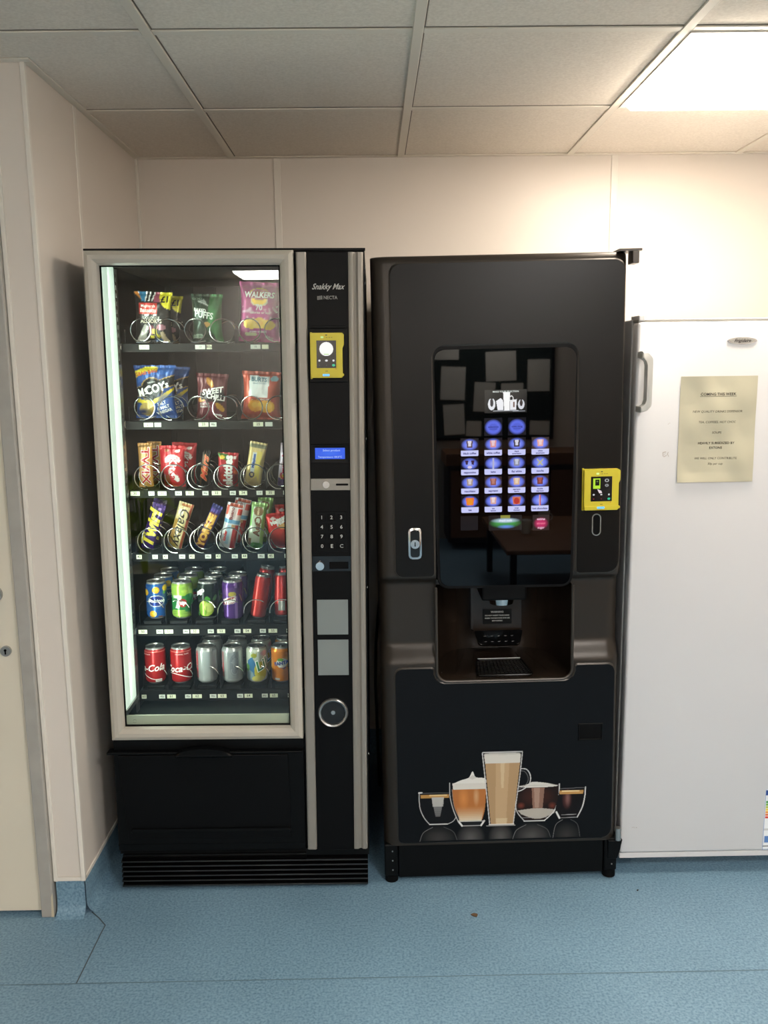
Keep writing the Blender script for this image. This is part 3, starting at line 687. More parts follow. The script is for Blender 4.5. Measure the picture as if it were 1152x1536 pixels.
# ------------------------------------------------------------------ goods
class Pack:
    """soft bag or bar; base centre at the origin, printed side to -y"""
    def __init__(s, w, h, T, seed=0, waist=0.07, wr=1.0):
        s.w, s.h, s.T, s.waist, s.wr = w, h, T, waist, wr
        rnd = random.Random(seed); s.ph = [rnd.uniform(0, 6.28) for _ in range(8)]; s.nn = rnd.uniform(3.2, 5.2)
    def par(s, X, Y):
        u = X/s.w+0.5; v = Y/s.h
        u = np.clip(u, 0, 1); v = np.clip(v, 0, 1)
        prof = np.clip(np.sin(PI*np.clip((v-0.055)/0.89, 0, 1)), 0, 1)**0.5
        side = np.clip(1-np.abs(2*u-1)**3.2, 0, 1)**0.6
        end = np.exp(-np.minimum(v, 1-v)/0.13)
        wrk = (0.0016*np.sin(2*PI*s.nn*u+s.ph[0]+2*v)+0.0010*np.sin(2*PI*s.nn*1.9*u+s.ph[1]))*end
        wrk = wrk+0.0014*np.sin(5*u+7*v+s.ph[2])*np.sin(9*v-4*u+s.ph[3])*prof+0.0007*np.sin(16*u-13*v+s.ph[4])*prof
        wrk = wrk*s.wr*min(1, s.w/0.08)
        xx = X/1000*(1-s.waist*prof)*1.0
        return u, v, prof*side*s.T, wrk, xx
    def front(s, X, Y):
        _, v, t, wk, xx = s.par(X, Y); return np.stack([xx, -t/1000*0.62+wk, Y/1000+0.0006*np.sin(X*2.2)*(v > 0.97)], -1)
    def back(s, X, Y):
        _, v, t, wk, xx = s.par(X, Y); return np.stack([xx, t/1000*0.38+wk+0.0002, Y/1000+0.0006*np.sin(X*2.2)*(v > 0.97)], -1)
def make_pack(name, label, cat, group, w_, h_, T, art, ink, pos, lean=0.0, back=0.0, turn=0.0, seed=0, m='print_foil', n=(40, 56), waist=0.11, wr=1.35):
    pk = Pack(w_, h_, T, seed, waist, wr)
    me = sheet_mesh(name, n[0], n[1], w_, h_, pk.front, art, pk.back)
    o = link(name, me, m); tag(o, label, cat, group)
    if ink is not None: link('lettering', ink.mesh(shifted(pk.front, (0, -0.0009, 0)), maxlen=4.0), 'print_gloss', o)
    o.location = snp(*pos); o.rotation_euler = Euler((back, lean+SNACK_TILT, turn), 'XYZ')
    return o
def dup(o, label, dpos, group=None, drot=(0, 0, 0)):
    c = o.copy(); COL.objects.link(c); c['label'] = label
    if group: c['group'] = group
    c.location = Vector(o.location)+Vector(dpos); c.rotation_euler = (o.rotation_euler[0]+drot[0], o.rotation_euler[1]+drot[1], o.rotation_euler[2]+drot[2])
    for ch in o.children:
        d = ch.copy(); COL.objects.link(d); d.parent = c
        for g in ch.children:
            e = g.copy(); COL.objects.link(e); e.parent = d
    return c
GB, GS, GC = 'snack bags on the upper two shelves', 'chocolate bars and sweets on the middle shelves', 'drink cans on the lower two shelves'
W_ = (240, 238, 232)
# ---- top shelf
def a(A):
    A.put(np.ones(A.x.shape), (34, 31, 30)); A.poly([(-57, 146), (-40, 146), (-28, 118), (-36, 122), (-50, 136)], (214, 134, 60)); A.poly([(-44, 146), (-18, 146), (-20, 116), (-34, 118)], (60, 130, 170))
    for i in range(5): A.poly([(-20+6*i, 146), (-16+6*i, 146), (-20+5*i, 118), (-24+5*i, 118)], W_ if i % 2 == 0 else (20, 20, 20))
    A.poly([(6, 146), (28, 146), (26, 116), (2, 116)], (150, 70, 90)); A.poly([(20, 146), (57, 146), (57, 95), (44, 97), (30, 108), (22, 124)], (226, 214, 50))
    A.rect(-14, 97, 60, 30, (196, 58, 50)); A.rect(-14, 97, 60, 1.2, (230, 120, 90)); A.rect(-18, 79, 14, 6, (190, 185, 180)); A.rect(8, 79, 12, 6, (190, 185, 180))
    A.poly([(-50, 4), (-24, 4), (-14, 44), (-26, 54)], (190, 186, 176)); A.ell(-4, 36, 9, 14, (120, 60, 70)); A.rect(4, 32, 14, 12, (205, 190, 80)); A.rect(-4, 16, 12, 9, (210, 195, 60)); A.rect(14, 20, 16, 8, (205, 190, 70), -30)
    A.ell(26, 44, 16, 8, (170, 120, 130)); A.poly([(22, 4), (46, 4), (32, 34), (22, 28)], (180, 160, 130)); A.ell(16, 8, 12, 5, (60, 90, 130))
ik = Ink(); ik.text('Maynards', -14, 104, 12, W_, bold=0.01); ik.text('Bassetts', -14, 91, 16, W_, bold=0.02); ik.text('LIQUORICE', -4, 70, 10, (205, 200, 190), bold=0.02, sx=1.05); ik.text('ALLSORTS', -4, 60, 15, (215, 205, 180), bold=0.03, sx=1.0); ik.text('£1', 38, 123, 25, (20, 20, 20), bold=0.03, rot=4)
A1 = make_pack('sweet_bag', 'black sweet bag with red name panel and yellow price flash at left of top shelf', 'sweet bag', GB, 114, 146, 26, a, ik, (-0.735, -0.640, 1.588), lean=0.03, seed=1)
dup(A1, 'second black sweet bag behind the first, only its yellow price flash showing', (0.012, 0.075, -0.004), drot=(0, 0.02, 0))
def a(A):
    A.put(np.ones(A.x.shape), (26, 52, 34)); A.poly([(10, 140), (48, 140), (48, 0), (30, 0), (6, 60)], (40, 110, 56)); A.ell(20, 60, 22, 40, (52, 132, 66), soft=0.8); A.poly([(-26, 116), (4, 108), (-2, 118), (-8, 124)], (150, 160, 150)); A.line([(-26, 118), (6, 106)], 3, (190, 195, 190))
    A.ell(2, 52, 10, 7, (170, 130, 70)); A.rect(-28, 17, 30, 12, (170, 190, 170), 4)
ik = Ink(); ik.text('SEA SALT', -28, 124, 8, (150, 170, 150)); ik.text('BAKED', -20, 92, 13, W_, bold=0.02, rot=-6); ik.text('PUFFS', -8, 78, 26, (225, 232, 222), bold=0.03, rot=-8, sx=0.9); ik.text('SOUR CREAM', -28, 17, 6, (40, 90, 50))
make_pack('crisp_bag', 'dark green crisp bag in the middle of the top shelf', 'crisp bag', GB, 94, 138, 30, a, ik, (-0.577, -0.638, 1.588), lean=0.02, seed=2, back=0.06)
def a(A):
    A.put(np.ones(A.x.shape), (168, 52, 118)); A.rect(0, 166, 130, 16, (190, 70, 140)); A.ell(0, 70, 60, 76, (184, 62, 134), soft=0.7)
    A.ell(-2, 132, 30, 16, (150, 34, 28)); A.ring(-2, 136, 30, 17, 1.2, (210, 170, 60)); A.ell(-2, 117, 28, 15, (244, 236, 190)); A.ell(-2, 119, 24, 13, (250, 206, 30)); A.ell(-2, 131, 31, 10, (150, 34, 28))
    for i in range(5): A.line([(-58, 100-4*i), (-22, 96-3*i), (20, 94-3*i), (58, 104-4*i)], 0.9, (236, 200, 220))
    for i in range(4): A.line([(-54, 74-3*i), (0, 66-3*i), (50, 74-3*i)], 0.8, (230, 190, 214))
    A.ell(-26, 52, 26, 15, (240, 200, 60)); A.ell(2, 54, 22, 16, (246, 206, 84)); A.ell(28, 50, 22, 14, (238, 196, 56)); A.ell(0, 54, 12, 9, (238, 170, 70), a=0.5); A.ell(-26, 22, 20, 6, (200, 190, 150)); A.rect(30, 14, 20, 5, (220, 180, 200), -20)
ik = Ink(); ik.text('WALKERS', -2, 134, 23, (246, 244, 238), bold=0.035, shear=0.12, sx=0.92); ik.text('70', -2, 98, 23, (246, 240, 240), bold=0.03); ik.text('calories or less', 2, 84, 11, W_, bold=0.01); ik.text('prawn cocktail', -4, 30, 9, W_, bold=0.01)
make_pack('crisp_bag', 'bright magenta crisp bag with yellow crisps at right of the top shelf', 'crisp bag', GB, 124, 172, 32, a, ik, (-0.425, -0.636, 1.588), lean=0.05, seed=3)
# ---- second shelf
def a(A):
    A.put(np.ones(A.x.shape), (44, 74, 132)); A.poly([(-62, 156), (62, 156), (62, 128), (0, 130), (-62, 100)], (52, 92, 160)); A.poly([(-63, 124), (0, 156), (-63, 156)], (40, 70, 130))
    A.poly([(-63, 118), (-30, 136), (12, 142), (6, 152), (-20, 153), (-63, 138)], (232, 216, 60)); A.ell(-8, 84, 37, 37, (170, 140, 76)); A.poly([(-63, 62), (63, 96), (63, 128), (-63, 90)], (170, 140, 76))
    A.ell(-8, 84, 34, 34, (28, 28, 30)); A.poly([(-63, 64), (63, 99), (63, 125), (-63, 88)], (28, 28, 30)); A.poly([(-63, 48), (-10, 40), (30, 56), (63, 84), (63, 92), (20, 66), (-12, 50), (-63, 60)], (226, 200, 60))
    A.ell(-26, 28, 24, 20, (176, 150, 84)); A.ell(34, 40, 34, 40, (46, 84, 158), soft=0.4, a=0.7); A.ell(-40, 20, 30, 12, (28, 44, 84), soft=0.8)
ik = Ink(); ik.text('GRAB BAG', -26, 134, 15, (196, 96, 40), bold=0.03, rot=11); ik.text('M', -43, 74, 34, W_, bold=0.04, rot=14, sx=0.8); ik.text('c', -27, 85, 26, W_, bold=0.03, rot=14); ik.box(-26, 73, 9, 1.8, W_, 14)
ik.text('COY', 4, 87, 34, W_, bold=0.035, rot=14, sx=0.9); ik.text("'s", 39, 99, 27, W_, bold=0.03, rot=14); ik.text('THE REAL', -8, 106, 6, W_, rot=10); ik.text('SALT', 22, 44, 13, W_, bold=0.03, rot=16); ik.text('& MALT', 26, 32, 12, W_, bold=0.03, rot=16); ik.text('VINEGAR', 28, 20, 12, W_, bold=0.03, rot=16)
B1 = make_pack('crisp_bag', 'large blue crisp bag with slanted white name on a black badge, second shelf left', 'crisp bag', GB, 125, 156, 34, a, ik, (-0.738, -0.636, 1.366), lean=0.0, seed=4)
dup(B1, 'second blue crisp bag standing in shade behind the large blue one', (0.020, 0.085, -0.004), drot=(0, 0.03, 0))
def a(A):
    A.put(np.ones(A.x.shape), (92, 42, 46)); A.ell(0, 40, 40, 60, (104, 36, 48), soft=0.7); A.ell(-6, 118, 17, 8, (180, 120, 50), -50); A.ell(-6, 118, 11, 4, (210, 160, 90), -50); A.ell(-30, 68, 15, 7, (180, 120, 50), 20); A.ell(28, 46, 17, 8, (190, 140, 50), -40)
    A.rect(2, 82, 78, 22, (46, 38, 40), 10); A.rect(14, 70, 50, 20, (46, 38, 40), -6)
ik = Ink(); ik.text('SWEET', 2, 92, 22, W_, bold=0.04, rot=10, shear=0.2); ik.text('CHILLI', 14, 75, 21, W_, bold=0.04, rot=-8); ik.text('COATED', -22, 54, 8, W_, rot=4); ik.text('PEANUTS', -20, 46, 8, W_, rot=4); ik.text('crunchy', 20, 24, 9, W_, bold=0.02, rot=-10)
make_pack('nut_bag', 'maroon bag with tumbling nuts and white scrawled lettering, second shelf middle', 'nut bag', GB, 96, 144, 26, a, ik, (-0.574, -0.638, 1.353), lean=0.05, seed=5)
def a(A):
    A.put(np.ones(A.x.shape), (186, 78, 54)); A.ell(0, 60, 60, 70, (200, 86, 60), soft=0.6); A.poly([(-60, 142), (60, 142), (60, 130), (-60, 136)], (150, 60, 44))
    A.rect(-8, 98, 62, 62, (240, 244, 244), -2); A.ell(40, 122, 12, 8, (140, 180, 190)); A.rect(0, 60, 62, 5, (236, 214, 190), 2); A.ell(-18, 42, 24, 19, (234, 158, 50)); A.ell(18, 40, 26, 19, (246, 178, 62)); A.ell(0, 46, 10, 8, (250, 200, 80)); A.ell(-20, 44, 10, 9, (240, 180, 70)); A.ell(22, 42, 12, 9, (250, 196, 80))
ik = Ink(); ik.text('BURTS', -8, 118, 17, (60, 130, 150), bold=0.02, rot=-2); ik.text('HAND COOKED', -6, 107, 6, (60, 130, 150)); ik.text('SWEET CHILLI', 0, 60, 9, (150, 40, 30), bold=0.02, rot=2)
make_pack('crisp_bag', 'orange red crisp bag with a white square label, second shelf right', 'crisp bag', GB, 120, 142, 32, a, ik, (-0.426, -0.637, 1.360), lean=0.05, seed=6)
# ---- third shelf
def bar(name, label, w_, h_, T, art, ink, pos, lean, seed, cat='chocolate bar', m='print_foil', waist=0.05, back=0.04): return make_pack(name, label, cat, GS, w_, h_, T, art, ink, pos, lean=lean, seed=seed, m=m, n=(26, 60), waist=waist, back=back, wr=0.7)
def a(A):
    A.put(np.ones(A.x.shape), (196, 140, 74)); A.rect(-8, 66, 20, 140, (222, 170, 110)); A.rect(14, 110, 10, 40, (214, 150, 60), 10); A.rect(0, 126, 44, 6, (150, 110, 60), 8)
ik = Ink(); ik.text('TWIX', 0, 66, 34, W_, bold=0.06, rot=-90, sx=1.25); ik.text('TWIX', 0, 66, 34, (190, 40, 48), bold=0.02, rot=-90, sx=1.25)
C1 = bar('chocolate_bar', 'gold caramel wafer bar with red lettering running down it, third shelf far left', 44, 134, 16, a, ik, (-0.781, -0.628, 1.157), 0.02, 11)
dup(C1, 'second gold wafer bar just behind the far left one on the third shelf', (0.014, 0.055, 0.0))
def a(A):
    A.put(np.ones(A.x.shape), (180, 36, 44)); A.ell(0, 60, 34, 60, (204, 44, 50), soft=0.6); A.ell(2, 82, 24, 17, (232, 226, 220)); A.ell(2, 70, 26, 9, (184, 36, 44)); A.ell(4, 36, 24, 10, (232, 226, 220), -50); A.ell(-14, 22, 8, 16, (160, 90, 50)); A.ell(-16, 112, 6, 4, (150, 90, 60)); A.ell(18, 110, 8, 4, (236, 220, 215))
ik = Ink(); ik.text('Kit', 2, 72, 34, (200, 30, 40), bold=0.06, rot=-90); ik.text('Kit', 2, 72, 34, W_, bold=0.02, rot=-90); ik.text('Kat', 2, 34, 30, (200, 30, 40), bold=0.03, rot=-90)
C2 = bar('chocolate_bar', 'wide bright red wafer bar on the third shelf', 76, 126, 16, a, ik, (-0.700, -0.628, 1.157), 0.02, 12)
dup(C2, 'second red wafer bar leaning behind the wide red one', (0.02, 0.06, 0.004), drot=(0, 0.04, 0))
def a(A): A.put(np.ones(A.x.shape), (26, 20, 18)); A.line([(-9, 4), (-9, 100)], 0.8, (140, 96, 40))
ik = Ink(); ik.text('Mars', 0, 55, 28, (226, 170, 110), bold=0.05, rot=90, shear=0.5, sx=1.35); ik.text('Mars', 0, 55, 28, (208, 78, 50), bold=0.015, rot=90, shear=0.5, sx=1.35)
bar('chocolate_bar', 'slim black bar with tall red and gold letters leaning right, third shelf', 27, 112, 14, a, ik, (-0.609, -0.628, 1.157), 0.15, 13)
def a(A):
    A.put(np.ones(A.x.shape), (168, 34, 42)); A.poly([(-31, 104), (-31, 92), (0, 78), (0, 98)], (70, 120, 60)); A.ell(-18, 90, 8, 6, (230, 200, 80)); A.ell(20, 30, 10, 14, (120, 30, 40)); A.ell(24, 46, 6, 6, (200, 90, 50)); A.rect(22, 90, 8, 8, (230, 210, 205)); A.ell(-16, 30, 7, 10, (210, 60, 40))
ik = Ink(); ik.text('skittles', 2, 50, 38, W_, bold=0.05, rot=90, sx=0.86)
bar('sweet_bag', 'small dark red sweet bag with white lettering up its middle, third shelf', 62, 104, 18, a, ik, (-0.534, -0.628, 1.157), 0.05, 14, cat='sweet bag')
def a(A):
    A.put(np.ones(A.x.shape), (222, 200, 138)); A.rect(8, 64, 16, 90, (232, 212, 110)); A.rect(-12, 60, 8, 84, (214, 190, 120)); A.rect(-6, 74, 11, 60, (226, 230, 228)); A.rect(-6, 82, 6, 36, (70, 120, 190)); A.ring(-6, 36, 7, 7, 2, (60, 64, 90)); A.rect(0, 124, 52, 12, (150, 150, 120)); A.poly([(-20, 0), (10, 34), (22, 0)], (206, 184, 128))
ik = Ink(); ik.text('Milkybar', -6, 78, 12, (50, 90, 170), bold=0.02, rot=90)
bar('wafer_bar', 'pale cream bar with a white and blue stripe leaning right, third shelf', 52, 136, 16, a, ik, (-0.461, -0.628, 1.158), 0.19, 15, cat='wafer bar')
def a(A):
    A.put(np.ones(A.x.shape), (205, 190, 206)); A.rect(0, 12, 34, 26, (88, 58, 140)); A.rect(-4, 30, 12, 12, (230, 190, 70), 30); A.rect(12, 80, 10, 110, (190, 160, 200))
ik = Ink(); ik.text('Crunchie', 0, 70, 24, (200, 40, 76), bold=0.05, rot=90, shear=0.2, sx=1.1)
bar('chocolate_bar', 'lilac bar with red lettering half hidden by the silver frame, third shelf right', 34, 132, 16, a, ik, (-0.368, -0.628, 1.157), 0.12, 16)
# ---- fourth shelf
def a(A): A.put(np.ones(A.x.shape), (62, 34, 108)); A.ell(-6, 120, 14, 16, (44, 28, 70)); A.rect(6, 132, 8, 8, (150, 120, 180))
ik = Ink(); ik.text('Twirl', -1, 66, 54, (224, 206, 70), bold=0.05, rot=90, shear=0.25, sx=1.0)
D1 = bar('chocolate_bar', 'purple bar with slanting yellow lettering, fourth shelf far left', 42, 148, 15, a, ik, (-0.792, -0.628, 0.9655), 0.34, 21)
dup(D1, 'second purple bar in shade behind the far left one', (0.004, 0.06, 0.002), drot=(0, -0.1, 0))
def a(A): A.put(np.ones(A.x.shape), (206, 188, 140)); A.rect(-16, 40, 12, 110, (170, 130, 70)); A.rect(18, 80, 8, 150, (150, 70, 50)); A.line([(-12, 10), (-4, 30), (-12, 44), (-2, 30), (8, 20)], 1.6, (40, 26, 18)); A.rect(-6, 10, 18, 20, (200, 170, 70)); A.rect(2, 142, 30, 8, (180, 110, 60))
ik = Ink(); ik.text('Galaxy', 3, 76, 44, (44, 28, 20), rot=-90, shear=0.3, sx=1.0, bold=0.008)
bar('chocolate_bar', 'cream and gold bar with dark script lettering, fourth shelf', 46, 150, 15, a, ik, (-0.707, -0.628, 0.9655), 0.32, 22)
def a(A): A.put(np.ones(A.x.shape), (40, 46, 110)); A.rect(0, 64, 26, 118, (120, 60, 60)); A.rect(0, 132, 30, 10, (70, 60, 140))
ik = Ink(); ik.text('YORKIE', 0, 64, 31, (232, 178, 84), bold=0.07, rot=90, sx=1.02)
bar('chocolate_bar', 'blue bar with blocky orange lettering leaning right, fourth shelf', 33, 150, 15, a, ik, (-0.630, -0.628, 0.9655), 0.45, 23)
def a(A):
    A.put(np.ones(A.x.shape), (218, 222, 224)); A.rect(16, 40, 18, 80, (168, 44, 46)); A.rect(0, 88, 54, 13, (110, 160, 196)); A.rect(0, 112, 52, 32, (224, 206, 204)); A.rect(20, 120, 16, 20, (214, 62, 50)); A.rect(-20, 120, 10, 30, (206, 90, 70)); A.rect(-4, 44, 14, 60, (170, 204, 220)); A.rect(8, 74, 14, 10, (190, 150, 110)); A.rect(4, 138, 40, 10, (190, 90, 70))
ik = Ink(); ik.text('kinder', -12, 40, 13, (210, 50, 50), bold=0.04, rot=90); ik.text('Bueno', -4, 112, 15, (130, 60, 60), bold=0.04, rot=90)
D4 = bar('chocolate_bar', 'white wafer bar with red edge and pale blue band, fourth shelf', 50, 144, 18, a, ik, (-0.545, -0.628, 0.9655), 0.24, 24)
dup(D4, 'second white wafer bar peeping out behind the one with the pale blue band', (0.016, 0.055, 0.006))
def a(A):
    A.put(np.ones(A.x.shape), (206, 220, 196)); A.rect(20, 70, 12, 150, (150, 190, 110)); A.ell(0, 118, 15, 15, (130, 100, 64)); A.rect(0, 136, 50, 12, (170, 210, 130)); A.ell(4, 8, 22, 11, (86, 150, 56)); A.rect(-18, 18, 9, 24, (120, 90, 50)); A.ring(2, 88, 9, 11, 2.4, (110, 72, 44)); A.rect(-20, 100, 6, 60, (120, 180, 90))
ik = Ink(); ik.text('Aer', 2, 62, 27, (110, 66, 40), bold=0.05, rot=90); ik.text('MINT', 0, 118, 9, (220, 200, 160), bold=0.03, rot=90)
D5 = bar('chocolate_bar', 'pale mint green bubbly bar with brown lettering, fourth shelf', 48, 144, 18, a, ik, (-0.459, -0.628, 0.9655), 0.15, 25)
dup(D5, 'second mint green bar behind the pale green one', (0.012, 0.055, 0.008))
def a(A): A.put(np.ones(A.x.shape), (196, 36, 36)); A.ell(-14, 96, 8, 5, (240, 220, 216)); A.ell(14, 70, 14, 9, (210, 160, 90)); A.ell(4, 40, 20, 30, (214, 46, 42), soft=0.6)
ik = Ink(); ik.text('Maltesers', 8, 92, 17, W_, bold=0.05, rot=20); ik.text('Malt', 10, 84, 20, (240, 236, 230), bold=0.04, rot=24, shear=0.3)
D6 = bar('sweet_bag', 'bright red sweet bag at the right end of the fourth shelf', 72, 112, 26, a, ik, (-0.372, -0.630, 0.9655), -0.14, 26, cat='sweet bag', m='print_foil')
dup(D6, 'second red sweet bag in shade behind the bright red one', (0.012, 0.065, 0.014), drot=(0, 0.1, 0))
# ---- cans
def can_prof(R, H):
    return [(R*0.62, 0.0), (R*0.74, 0.0012), (R*0.80, 0.004), (R*0.95, 0.0075), (R, 0.013), (R, H-0.015), (R*0.985, H-0.012), (R*0.86, H-0.0035), (R*0.845, H-0.0015)]
def can_pos(R, H):
    pr = can_prof(R, H); L = [0]
    for (r0, z0), (r1, z1) in zip(pr[:-1], pr[1:]): L.append(L[-1]+math.hypot(r1-r0, z1-z0))
    zs = np.array([p[1] for p in pr])*1000; rs = np.array([p[0] for p in pr])
    def pos(X, Y, off=0.0):
        r = np.interp(Y, zs, rs)+off; t = X/1000/R
        return np.stack([r*np.sin(t), -r*np.cos(t), Y/1000], -1)
    return pos
def make_can(label, R, H, art, ink, pos, group=GC, lean=0.0, back=0.0, turn=0.0, plain_top=False):
    t = empty('drink_can', (0, 0, 0), label, 'drink can', group)
    pp = can_pos(R, H); C = 2*PI*R*1000
    zs = sorted(set(list(np.linspace(0, H*1000-1.5, 64))+[p[1]*1000 for p in can_prof(R, H)]))
    xs = np.linspace(-C/2, C/2, 97)[:-1]; X, Y = np.meshgrid(xs, np.array(zs)); A = Art(X, Y, (180, 180, 180)); art(A)
    A.put((Y < 6)*1.0, (150, 150, 150)); A.put((Y > H*1000-6)*1.0, (160, 160, 158))
    P = pp(X, Y).reshape(-1, 3); ny, nx = X.shape; idx = np.arange(nx*ny).reshape(ny, nx); nxt = np.roll(idx, -1, axis=1)
    f = np.stack([idx[:-1], nxt[:-1], nxt[1:], idx[1:]], -1).reshape(-1, 4)
    me = bpy.data.meshes.new('can_body'); me.from_pydata(P.tolist(), [], f.tolist()+[idx[0].tolist()[::-1]]); me.update(); me.polygons.foreach_set('use_smooth', [True]*len(me.polygons)); set_cols(me, A.c.reshape(-1, 3))
    bd = link('can_body', me, 'print_can', t)
    if ink is not None: link('lettering', ink.mesh(lambda X, Y: pp(X, Y, 0.0006), maxlen=3.0), 'print_gloss', bd)
    r = R*0.845
    bm = nb(); lathe(bm, [(r-0.0008, H-0.0015), (r+0.0006, H), (r-0.0004, H+0.0009), (r-0.0018, H), (r-0.0028, H-0.004), (r-0.004, H-0.0045), (0, H-0.0038)], 40); ld = obj('can_lid', bm, 'steel', t, smooth=True)
    if not plain_top:
        bm = nb(); tube(bm, [(0.008*math.cos(q), 0.0125*math.sin(q)+0.001, H-0.0028) for q in np.linspace(0, 2*PI, 19)[:-1]], 0.0011, 6, closed=True); cyl(bm, (0, 0, H-0.003), 0.003, 0.002, 'z', 10); obj('pull_tab', bm, 'steel', ld, smooth=True)
    t.location = snp(*pos); t.rotation_euler = Euler((back, lean+SNACK_TILT, turn), 'XYZ')
    return t
R0, H0 = 0.0325, 0.116
zc5, zc6 = 0.722+0.0335, 0.5145+0.0335
YC = -0.655
def a(A):
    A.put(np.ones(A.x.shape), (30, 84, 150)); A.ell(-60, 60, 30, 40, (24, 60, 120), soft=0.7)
    for x, y in ((2, 92), (-10, 18), (34, 96), (-34, 84), (48, 30), (60, 74)): A.ell(x, y, 11, 10, (236, 178, 40)); A.ell(x+2, y+2, 5, 4, (250, 206, 80))
    A.ell(30, 84, 7, 4, (90, 150, 60), 30); A.rect(14, 8, 14, 8, (120, 80, 70)); A.ell(2, 58, 26, 18, W_); A.ell(2, 58, 24, 16, (28, 50, 128))
ik = Ink(); ik.text('Rubicon', 3, 59, 15, W_, bold=0.03, shear=0.2)
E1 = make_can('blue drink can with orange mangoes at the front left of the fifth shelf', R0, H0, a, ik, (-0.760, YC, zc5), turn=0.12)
def a(A):
    A.put(np.ones(A.x.shape), (150, 186, 76)); A.ell(12, 74, 18, 12, (166, 204, 70)); A.poly([(-30, 30), (-26, 74), (30, 74), (36, 30)], (40, 122, 60)); A.ell(26, 50, 24, 30, (46, 132, 66)); A.ell(-40, 50, 14, 26, (46, 132, 66)); A.poly([(-26, 76), (2, 76), (2, 68), (-8, 36), (-20, 36), (-10, 66), (-26, 66)], (226, 230, 222)); A.ell(4, 52, 13, 13, (196, 44, 40)); A.rect(0, 24, 60, 1, (110, 140, 60)); A.rect(0, 18, 60, 1, (110, 140, 60)); A.ell(10, 88, 10, 5, (190, 214, 90))
ik = Ink(); ik.text('up', 4, 53, 18, W_, bold=0.05)
E2 = make_can('lime green drink can with a red disc on the fifth shelf', R0, H0, a, ik, (-0.681, YC, zc5), turn=0.1)
def a(A):
    A.put(np.ones(A.x.shape), (18, 28, 20)); A.ell(-2, 34, 25, 24, (170, 190, 70)); A.ell(-12, 30, 14, 20, (120, 160, 50)); A.ell(8, 40, 15, 17, (206, 214, 110)); A.ell(4, 62, 8, 10, (80, 160, 50), 30); A.rect(0, 30, 1.4, 20, (120, 150, 50)); A.ell(28, 66, 6, 10, (50, 110, 50), -30); A.ell(-34, 14, 10, 8, (60, 110, 40))
ik = Ink(); ik.text('Tango', -30, 82, 21, W_, bold=0.05, rot=28)
E3 = make_can('black drink can with green apples on the fifth shelf', R0, H0, a, ik, (-0.602, YC, zc5), turn=0.0)
def a(A):
    A.put(np.ones(A.x.shape), (78, 40, 112)); A.rect(12, 60, 10, 120, (150, 110, 180)); A.ell(0, 90, 34, 14, (96, 60, 120)); A.ell(0, 84, 12, 8, (190, 170, 70)); A.poly([(-34, 48), (-34, 66), (8, 80), (12, 76), (8, 56)], (220, 200, 196)); A.poly([(-32, 50), (-32, 64), (6, 77), (6, 58)], (168, 50, 52)); A.line([(24, 80), (32, 60)], 2, (190, 170, 90))
ik = Ink(); ik.text('Vimto', -10, 63, 20, W_, bold=0.05, rot=16, sx=0.8)
E4 = make_can('purple drink can with a red slanted name band on the fifth shelf', R0, H0+0.009, a, ik, (-0.526, YC, zc5-0.006), turn=0.1)
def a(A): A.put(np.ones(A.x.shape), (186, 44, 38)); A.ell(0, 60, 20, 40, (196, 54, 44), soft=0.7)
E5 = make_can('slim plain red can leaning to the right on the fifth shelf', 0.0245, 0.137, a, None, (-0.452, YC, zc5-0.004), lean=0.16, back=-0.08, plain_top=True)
def a(A): A.put(np.ones(A.x.shape), (180, 40, 38)); A.rect(0, 34, 22, 30, (196, 200, 196))
ik = Ink(); ik.text('25p OFF', 0, 44, 5.5, (60, 60, 60)); [ik.box(0, y, 16, 1, (110, 115, 112)) for y in (38, 34, 30, 26, 22)]
E6 = make_can('slim red can with silver barcode label tipped back, right end of fifth shelf', 0.0245, 0.134, a, ik, (-0.375, YC-0.002, zc5-0.001), back=-0.2, plain_top=True)
for o, nm, d2 in ((E1, 'blue mango can', 1), (E2, 'lime green can', 1), (E3, 'black apple can', 1)):
    dup(o, nm+' second in its lane, right behind the front one', (0.004, 0.077, 0.0), drot=(0, 0, 0.5)); dup(o, nm+' third in its lane, mostly hidden in the dark', (0.006, 0.154, 0.0), drot=(0, 0, 1.2))
dup(E4, 'second purple can behind the front purple one', (0.004, 0.077, 0.0)); dup(E5, 'second slim red can in shade behind the leaning one', (0.004, 0.07, 0.008)); dup(E6, 'second slim red can in shade behind the barcode one', (0.004, 0.075, 0.004))
# bottom shelf
def coke(A):
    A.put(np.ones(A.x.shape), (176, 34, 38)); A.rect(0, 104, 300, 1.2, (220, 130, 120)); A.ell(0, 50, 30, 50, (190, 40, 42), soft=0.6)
def coke_ink(dx, off):
    ik = Ink()
    ik.text('Coca-Cola', dx, 50, 30, W_, bold=0.02, shear=0.35, sx=0.98, rot=4)
    ik.strip([(dx-60+3.4*i, 30+7*math.sin(i*0.16)-0.25*i) for i in range(34)], [0.6+1.6*math.sin(i/33*PI) for i in range(34)], W_)
    ik.text('ORIGINAL TASTE', dx, 96, 5.5, (235, 215, 210)); 
    if off: ik.box(14, 13, 20, 9, (200, 200, 196)); ik.text('LESS SUGAR', 14, 13, 3.4, (60, 30, 30))
    return ik
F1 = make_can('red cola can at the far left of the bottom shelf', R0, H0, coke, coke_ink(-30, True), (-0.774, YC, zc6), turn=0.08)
F2 = make_can('red cola can second from the left on the bottom shelf', R0, H0, coke, coke_ink(8, False), (-0.694, YC, zc6), turn=0.08)
def dietA(A): A.put(np.ones(A.x.shape), (170, 172, 172)); A.rect(-30, 60, 12, 90, (180, 120, 120)); A.rect(4, 58, 22, 100, (188, 192, 192)); A.rect(30, 58, 10, 100, (146, 148, 150))
